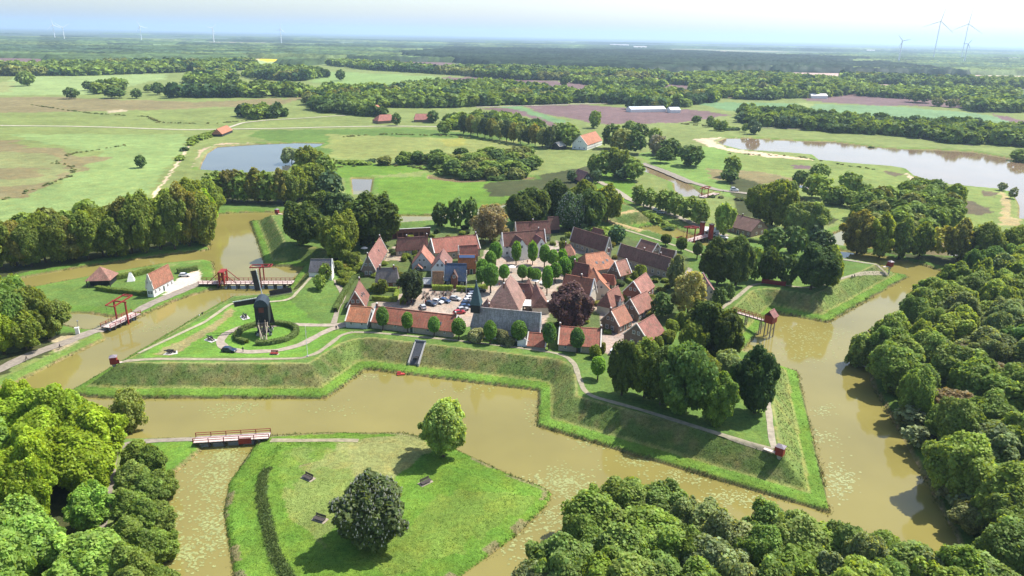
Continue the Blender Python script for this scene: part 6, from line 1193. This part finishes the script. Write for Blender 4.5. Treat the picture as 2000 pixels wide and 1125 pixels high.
# ------------------------------------------------------------------ vehicles
def car_parts():
    d = {}; b = MB()
    P = [(-2.15, .35), (-2.2, .75), (-1.95, .95), (-1.0, 1.0), (.85, .98), (1.95, .8), (2.2, .6), (2.15, .32)]; w = .88
    V = [(x, -w, z) for x, z in P]+[(x, w, z) for x, z in P]; n = len(P); b.add(V, [tuple(range(n)), tuple(range(n, 2*n))[::-1]]+[((i+1) % n, i, n+i, n+(i+1) % n) for i in range(n)])
    C = [(-1.95, .95), (-1.55, 1.45), (.1, 1.5), (.95, .98)]; V = [(x, -w*(.96 if z < 1.2 else .8), z) for x, z in C]+[(x, w*(.96 if z < 1.2 else .8), z) for x, z in C]; b.add(V, [(0, 1, 2, 3), (7, 6, 5, 4), (1, 0, 4, 5), (2, 1, 5, 6), (3, 2, 6, 7)])
    d['body'] = b
    b = MB(); k = 1.012
    for s in (-1, 1): b.add([(-1.7, s*.855, 1.02), (-1.45, s*.735, 1.4), (.05, s*.735, 1.42), (.68, s*.855, 1.02)], [(0, 1, 2, 3) if s < 0 else (3, 2, 1, 0)])
    b.add([(.22, -.66, 1.47), (.22, .66, 1.47), (.99, .78, 1.0), (.99, -.78, 1.0)], [(0, 3, 2, 1)]); b.add([(-1.64, -.66, 1.42), (-1.64, .66, 1.42), (-2.0, .78, .99), (-2.0, -.78, .99)], [(0, 1, 2, 3)]); d['windows'] = b.mesh('windows', GLASS)
    b = MB(); V = []; n = 14
    for y in (-.11, .11):
        for r in (.33,): V += [(r*math.cos(6.283*i/n), y, r*math.sin(6.283*i/n)) for i in range(n)]
    b.add(V, [tuple(range(n)), tuple(range(n, 2*n))[::-1]]+[((i+1) % n, i, n+i, n+(i+1) % n) for i in range(n)]); d['wheel'] = b.mesh('wheel', BLACK)
    b = MB(); b.box((0, 0, 0), (.08, .32, .16)); d['light'] = b.mesh('headlight', FRAME); d['tail'] = b.mesh('tail_light', mat('tail_light', (.4, .02, .02), .3, .05, 2))
    return d
CP = car_parts(); PAINT = {}
def car(px_, py_, rz, c, label, s=1.0, xyz=None, name='parked_car', cat='car', high=1.0):
    x, y, z = xyz or on_ground(px_, py_); t = empty(name, (x, y, z+.05), rz, label, cat); 
    if c not in PAINT: m = mat('car_paint', c, .3, .03, 2, spec=.6, metal=.1); PAINT[c] = CP['body'].mesh('body', m)
    o = ob('body', PAINT[c], t); o.scale = (s, s, s*high); w = ob('windows', CP['windows'], t); w.scale = (s, s, s*high)
    for q in (-1.35, 1.35):
        for r in (-.8, .8): ob('wheel', CP['wheel'], t, (q*s, r*s, .32*s)).scale = (s, s, s)
    for r in (-.62, .62): ob('headlight', CP['light'], t, (2.16*s, r*s, .66*s*high)); ob('tail_light', CP['tail'], t, (-2.17*s, r*s, .8*s*high))
NAVY = (.02, .035, .07); WH = (.7, .7, .7); SIL = (.42, .43, .44); BLK = (.015, .016, .02); RD = (.4, .03, .035); BLU = (.03, .07, .16)
car(448, 687, math.radians(-10), NAVY, 'dark blue estate car parked on the grass beside the mill track')
for a in ((826, 602, 1.9, SIL, 'silver car half hidden behind the barrack roof at the left of the car park'), (842, 596, -.5, NAVY, 'dark blue van-like car, left one in the middle of the car park'), (855, 592, -.45, WH, 'white car between the two dark blue cars of the car park'), (869, 590, -.5, BLU, 'dark blue car, right one in the middle of the car park'), (889, 586, -.35, SIL, 'silver car standing alone in the upper middle of the car park'),
          (897, 613, .45, RD, 'red car half hidden at the right end of the barrack roof'), (904, 607, .5, SIL, 'grey blue car lowest in the row beside the church'), (909, 601, .5, BLU, 'blue car second lowest in the row beside the church'), (912, 595, .45, NAVY, 'dark car third in the row beside the church'), (915, 590, .45, WH, 'white car fourth in the row beside the church'), (919, 585, .4, WH, 'white car fifth in the row beside the church'), (922, 580, .4, SIL, 'silver car sixth in the row beside the church'), (926, 576, .35, SIL, 'silver car at the far end of the row beside the church'), (938, 570, .1, BLK, 'black car in the shade of the limes beyond the car park'), (921, 570, .3, NAVY, 'dark car in the shade by the bright hedge'),
          (361, 540, .1, WH, 'white car on the paved yard of the inn'), (1402, 463, -.5, WH, 'white car left one beside the gatehouse'), (1413, 466, -.5, WH, 'white car right one beside the gatehouse'), (1198, 690, 1.2, WH, 'white car at the cobbled court beside the south grove'), (1290, 417, -.5, SIL, 'silver car under the avenue outside the north moat'), (1282, 412, -.5, WH, 'white car under the avenue outside the north moat')): car(*a)
car(1434, 374, -.1, WH, 'white camper van on the road beyond the canal', 1.25, name='camper_van', cat='van', high=1.5)
# bicycles
def bike_parts():
    w = MB(); n = 12
    for k in range(n): a0 = 6.283*k/n; a1 = 6.283*(k+1)/n; w.bar((.34*math.cos(a0), 0, .34+.34*math.sin(a0)), (.34*math.cos(a1), 0, .34+.34*math.sin(a1)), .05)
    for k in range(3): a0 = 3.1416*k/3; w.bar((.33*math.cos(a0), 0, .34+.33*math.sin(a0)), (-.33*math.cos(a0), 0, .34-.33*math.sin(a0)), .015)
    b = MB(); A = (-.5, 0, .36); B = (.0, 0, .3); C = (-.2, 0, .9); D = (.42, 0, .88); E_ = (.55, 0, .36)
    for p, q in ((A, B), (A, C), (B, C), (B, D), (C, D), (D, E_)): b.bar(p, q, .05)
    b.bar((.42, -.28, 1.05), (.42, .28, 1.05), .05); b.bar((.42, 0, .85), (.42, 0, 1.05), .05); f = b
    s = MB(); s.box((-.22, 0, .97), (.28, .16, .08)); return w.mesh('wheel', BLACK), f, s.mesh('saddle', BLACK)
BW, BF, BS = bike_parts(); BFM = [BF.mesh('frame', mat('bicycle_paint', c, .4, .05, 3, metal=.3)) for c in ((.03, .04, .08), (.35, .35, .36), (.25, .03, .03), (.02, .02, .02))]
rb = random.Random(4)
for (x0, y0, dx, dy, nn, lab) in ((832, 584, 9, 2, 12, 'bicycle parked in the left cluster on the car park'), (843, 574, 24, 3, 16, 'bicycle parked in the row below the left hedge'), (872, 579, 8, 5, 14, 'bicycle parked in the middle cluster on the car park'), (895, 570, 24, 2, 16, 'bicycle parked in the row below the right hedge'), (803, 592, 8, 5, 12, 'bicycle parked beside the dark evergreen tree')):
    for k in range(nn):
        p = G(x0+rb.uniform(-dx, dx), y0+rb.uniform(-dy, dy), 4.4); t = empty('bicycle', (p[0], p[1], hz(*p)+.02), rb.uniform(.8, 2.2), lab, 'bicycle', lab.replace('bicycle', 'bicycles')); ob('frame', BFM[k % 4], t); ob('wheel', BW, t, (-.5, 0, 0)); ob('wheel', BW, t, (.55, 0, 0)); ob('saddle', BS, t)

# ------------------------------------------------------------------ people
def person_mesh(pose, cols):
    """one continuous skinned body, about 1.75 m"""
    me = bpy.data.meshes.new('person'); sw = .26 if pose == 'walk' else .05
    J = [((0, 0, .95), .15), ((0, 0, 1.2), .15), ((0, 0, 1.42), .155), ((0, .01, 1.53), .06), ((0, .03, 1.66), .105), ((0, .03, 1.74), .07),
         ((-.1, sw*.35, .86), .1), ((-.11, sw*.9, .48), .065), ((-.11, sw*.8, .08), .045), ((-.11, sw*.8+.16, .04), .04), ((.1, -sw*.35, .86), .1), ((.11, -sw*.5, .48), .065), ((.11, -sw*1.3, .1), .045), ((.11, -sw*1.3+.16, .05), .04),
         ((-.2, 0, 1.4), .065), ((-.26, -.06-sw*.4, 1.13), .05), ((-.26, .06-sw*.3, .9), .038), ((-.26, .09-sw*.3, .82), .035), ((.2, 0, 1.4), .065), ((.26, -.06+sw*.4, 1.13), .05), ((.26, .1+sw*.3, .9), .038), ((.26, .13+sw*.3, .82), .035)]
    E_ = [(0, 1), (1, 2), (2, 3), (3, 4), (4, 5), (0, 6), (6, 7), (7, 8), (8, 9), (0, 10), (10, 11), (11, 12), (12, 13), (2, 14), (14, 15), (15, 16), (16, 17), (2, 18), (18, 19), (19, 20), (20, 21)]
    me.from_pydata([j[0] for j in J], E_, []); o = bpy.data.objects.new('tmp', me); COL.objects.link(o); md = o.modifiers.new('s', 'SKIN'); 
    for i, j in enumerate(J): v = me.skin_vertices[0].data[i]; v.radius = (j[1], j[1]*.8 if i < 3 else j[1]); v.use_root = i == 0
    o.modifiers.new('u', 'SUBSURF').levels = 1; dg = bpy.context.evaluated_depsgraph_get(); r = bpy.data.meshes.new_from_object(o.evaluated_get(dg)); r.name = 'person'; bpy.data.objects.remove(o)
    r.materials.clear()
    for m in cols: r.materials.append(m)
    for p in r.polygons:
        c = p.center; k = 0
        if c.z < .95: k = 1
        if c.z < .1: k = 3
        if c.z > 1.52 or (abs(c.x) > .2 and c.z < 1.1 and c.z > .7): k = 2
        if c.z > 1.69 or (c.z > 1.6 and c.y < .0): k = 3
        p.material_index = k; p.use_smooth = True
    return r
SKIN = mat('skin', (.5, .3, .22), .6, .05, 3); HAIR = mat('dark_hair', (.05, .035, .025), .7, .1, 4); CL = [mat('cloth', c, .9, .1, 4) for c in ((.03, .035, .06), (.55, .55, .55), (.3, .05, .05), (.06, .12, .25), (.25, .2, .14), (.02, .02, .022))]
PM = [person_mesh(p, [CL[a], CL[b_], SKIN, HAIR]) for p, a, b_ in (('walk', 0, 5), ('stand', 1, 0), ('walk', 2, 0), ('stand', 3, 4), ('walk', 5, 5), ('stand', 4, 0))]
def person(px_, py_, k, label, group=None, rz=None):
    x, y, z = on_ground(px_, py_); t = ob('person', PM[k % 6], None, (x, y, z)); t.rotation_euler = (0, 0, k*1.7 if rz is None else rz); return tag(t, label, 'person', group)
person(475, 688, 0, 'person in dark clothes walking on the mill track beside the dark blue car'); person(598, 655, 3, 'person in blue jacket on the track right of the ring hedge'); person(390, 622, 1, 'person in light shirt, left one on the bank path behind the mill'); person(396, 621, 0, 'person in dark clothes, right one on the bank path behind the mill')
person(657, 645, 4, 'person in black at the end of the mill track near the first barrack'); person(1663, 545, 0, 'person in dark clothes, left one on the east bastion path'); person(1668, 543, 4, 'person in black, right one on the east bastion path'); person(1652, 517, 1, 'person in a light shirt near the cannon of the east bastion'); person(1703, 517, 5, 'person in brown jacket on the shaded end of the east bastion path')
person(831, 594, 2, 'person in red standing at the silver car on the car park'); person(827, 593, 1, 'person in a light top beside the person in red'); person(859, 585, 0, 'person in dark clothes beside the dark blue car in mid car park'); person(957, 575, 1, 'person in light clothes on the sunny square left of the tall roof'); person(975, 560, 2, 'person in red on the sunny square'); person(1412, 377, 4, 'person in black at the canal bridge')
person(427, 553, 0, 'person in dark clothes on the long red bridge'); person(416, 551, 1, 'person in white on the long red bridge')
for k, (a, b_) in enumerate(((1086,505),(1022,512),(1030,515),(1055,510),(990,515),(1056,596),(1066,592),(1050,592))): person(a, b_, k, 'visitor at the cafe terraces of the market square', 'visitors at the cafe terraces')
def cyclist(px_, py_, rz, k, label):
    x, y, z = on_ground(px_, py_); t = empty('bicycle', (x, y, z+.12), rz, label.replace('cyclist', 'bicycle ridden by the cyclist'), 'bicycle'); ob('frame', BFM[k % 4], t); ob('wheel', BW, t, (-.5, 0, 0)); ob('wheel', BW, t, (.55, 0, 0)); ob('saddle', BS, t)
    p = ob('person', PM[(0, 4, 3)[k % 3]], None, (x, y, z+.25)); p.rotation_euler = (0, 0, rz-1.57); tag(p, label, 'person')
cyclist(118, 682, .55, 0, 'cyclist in dark clothes on the western road near the grove'); cyclist(53, 706, .55, 1, 'cyclist in black lowest on the western road'); cyclist(207, 973, 1.3, 2, 'cyclist in a bright blue jacket on the shady path')
# ------------------------------------------------------------------ wind turbines
TW = mat('turbine_white', (.82, .83, .84), .5, .04, .05)
def turbine(px_, pybase, pyhub, bl, rot, label):
    p = G(px_, pybase); D = depth(p[1]); z = hz(*p); h = top_height(p[0], p[1], z, pyhub); R = bl*D/FOC; t = empty('wind_turbine', (p[0], p[1], z), math.atan2(p[1], p[0])-math.pi/2+.15, label, 'wind turbine'); k = max(1.2, D/FOC*.8)
    b = MB(); b.tube([(0, 0, -3), (0, 0, h)], [max(3.0, k*1.1), max(1.9, k*.75)], n=10); b.build('tower', TW, t); b = MB(); b.box((0, 2, h+1), (k*2.2, 12, k*2)); b.build('nacelle', TW, t); b = MB(); b.lathe([(.3, 0), (k*1.1, 2), (k*1.1, 4)], 0, 8); hb_ = b.build('hub', TW, t); hb_.location = (0, -8, h+1); hb_.rotation_euler = (-math.pi/2, 0, 0)
    for i in range(3): a = rot+i*2.0944; b = MB(); b.tube([(0, -6, h+1), (math.cos(a)*R*.25, -6, h+1+math.sin(a)*R*.25), (math.cos(a)*R, -6, h+1+math.sin(a)*R)], [k*.7, max(k*.75, 2), k*.3], n=6); b.build('blade', TW, t)
for a in ((1822, 118, 42, 32, .9+.5, 'tallest white wind turbine, left of the two big ones on the right horizon'), (1877, 116, 47, 32, 1.5, 'second big white wind turbine on the right horizon, slightly lower'), (1754, 127, 80, 15, 2.3, 'shorter white wind turbine left of the two big ones'), (1882, 127, 86, 10, 1.0, 'small white wind turbine just right of the second big one'), (108, 78, 49, 14, 1.7, 'leftmost white wind turbine on the left horizon'), (127, 82, 54, 14, .5, 'second white wind turbine from the left edge'), (277, 81, 52, 13, 1.9, 'lone white wind turbine on the left horizon'), (418, 83, 55, 11, .8, 'white wind turbine on the horizon left of the middle'), (550, 88, 57, 12, 1.4, 'faint white wind turbine on the horizon nearest the middle')): turbine(*a)
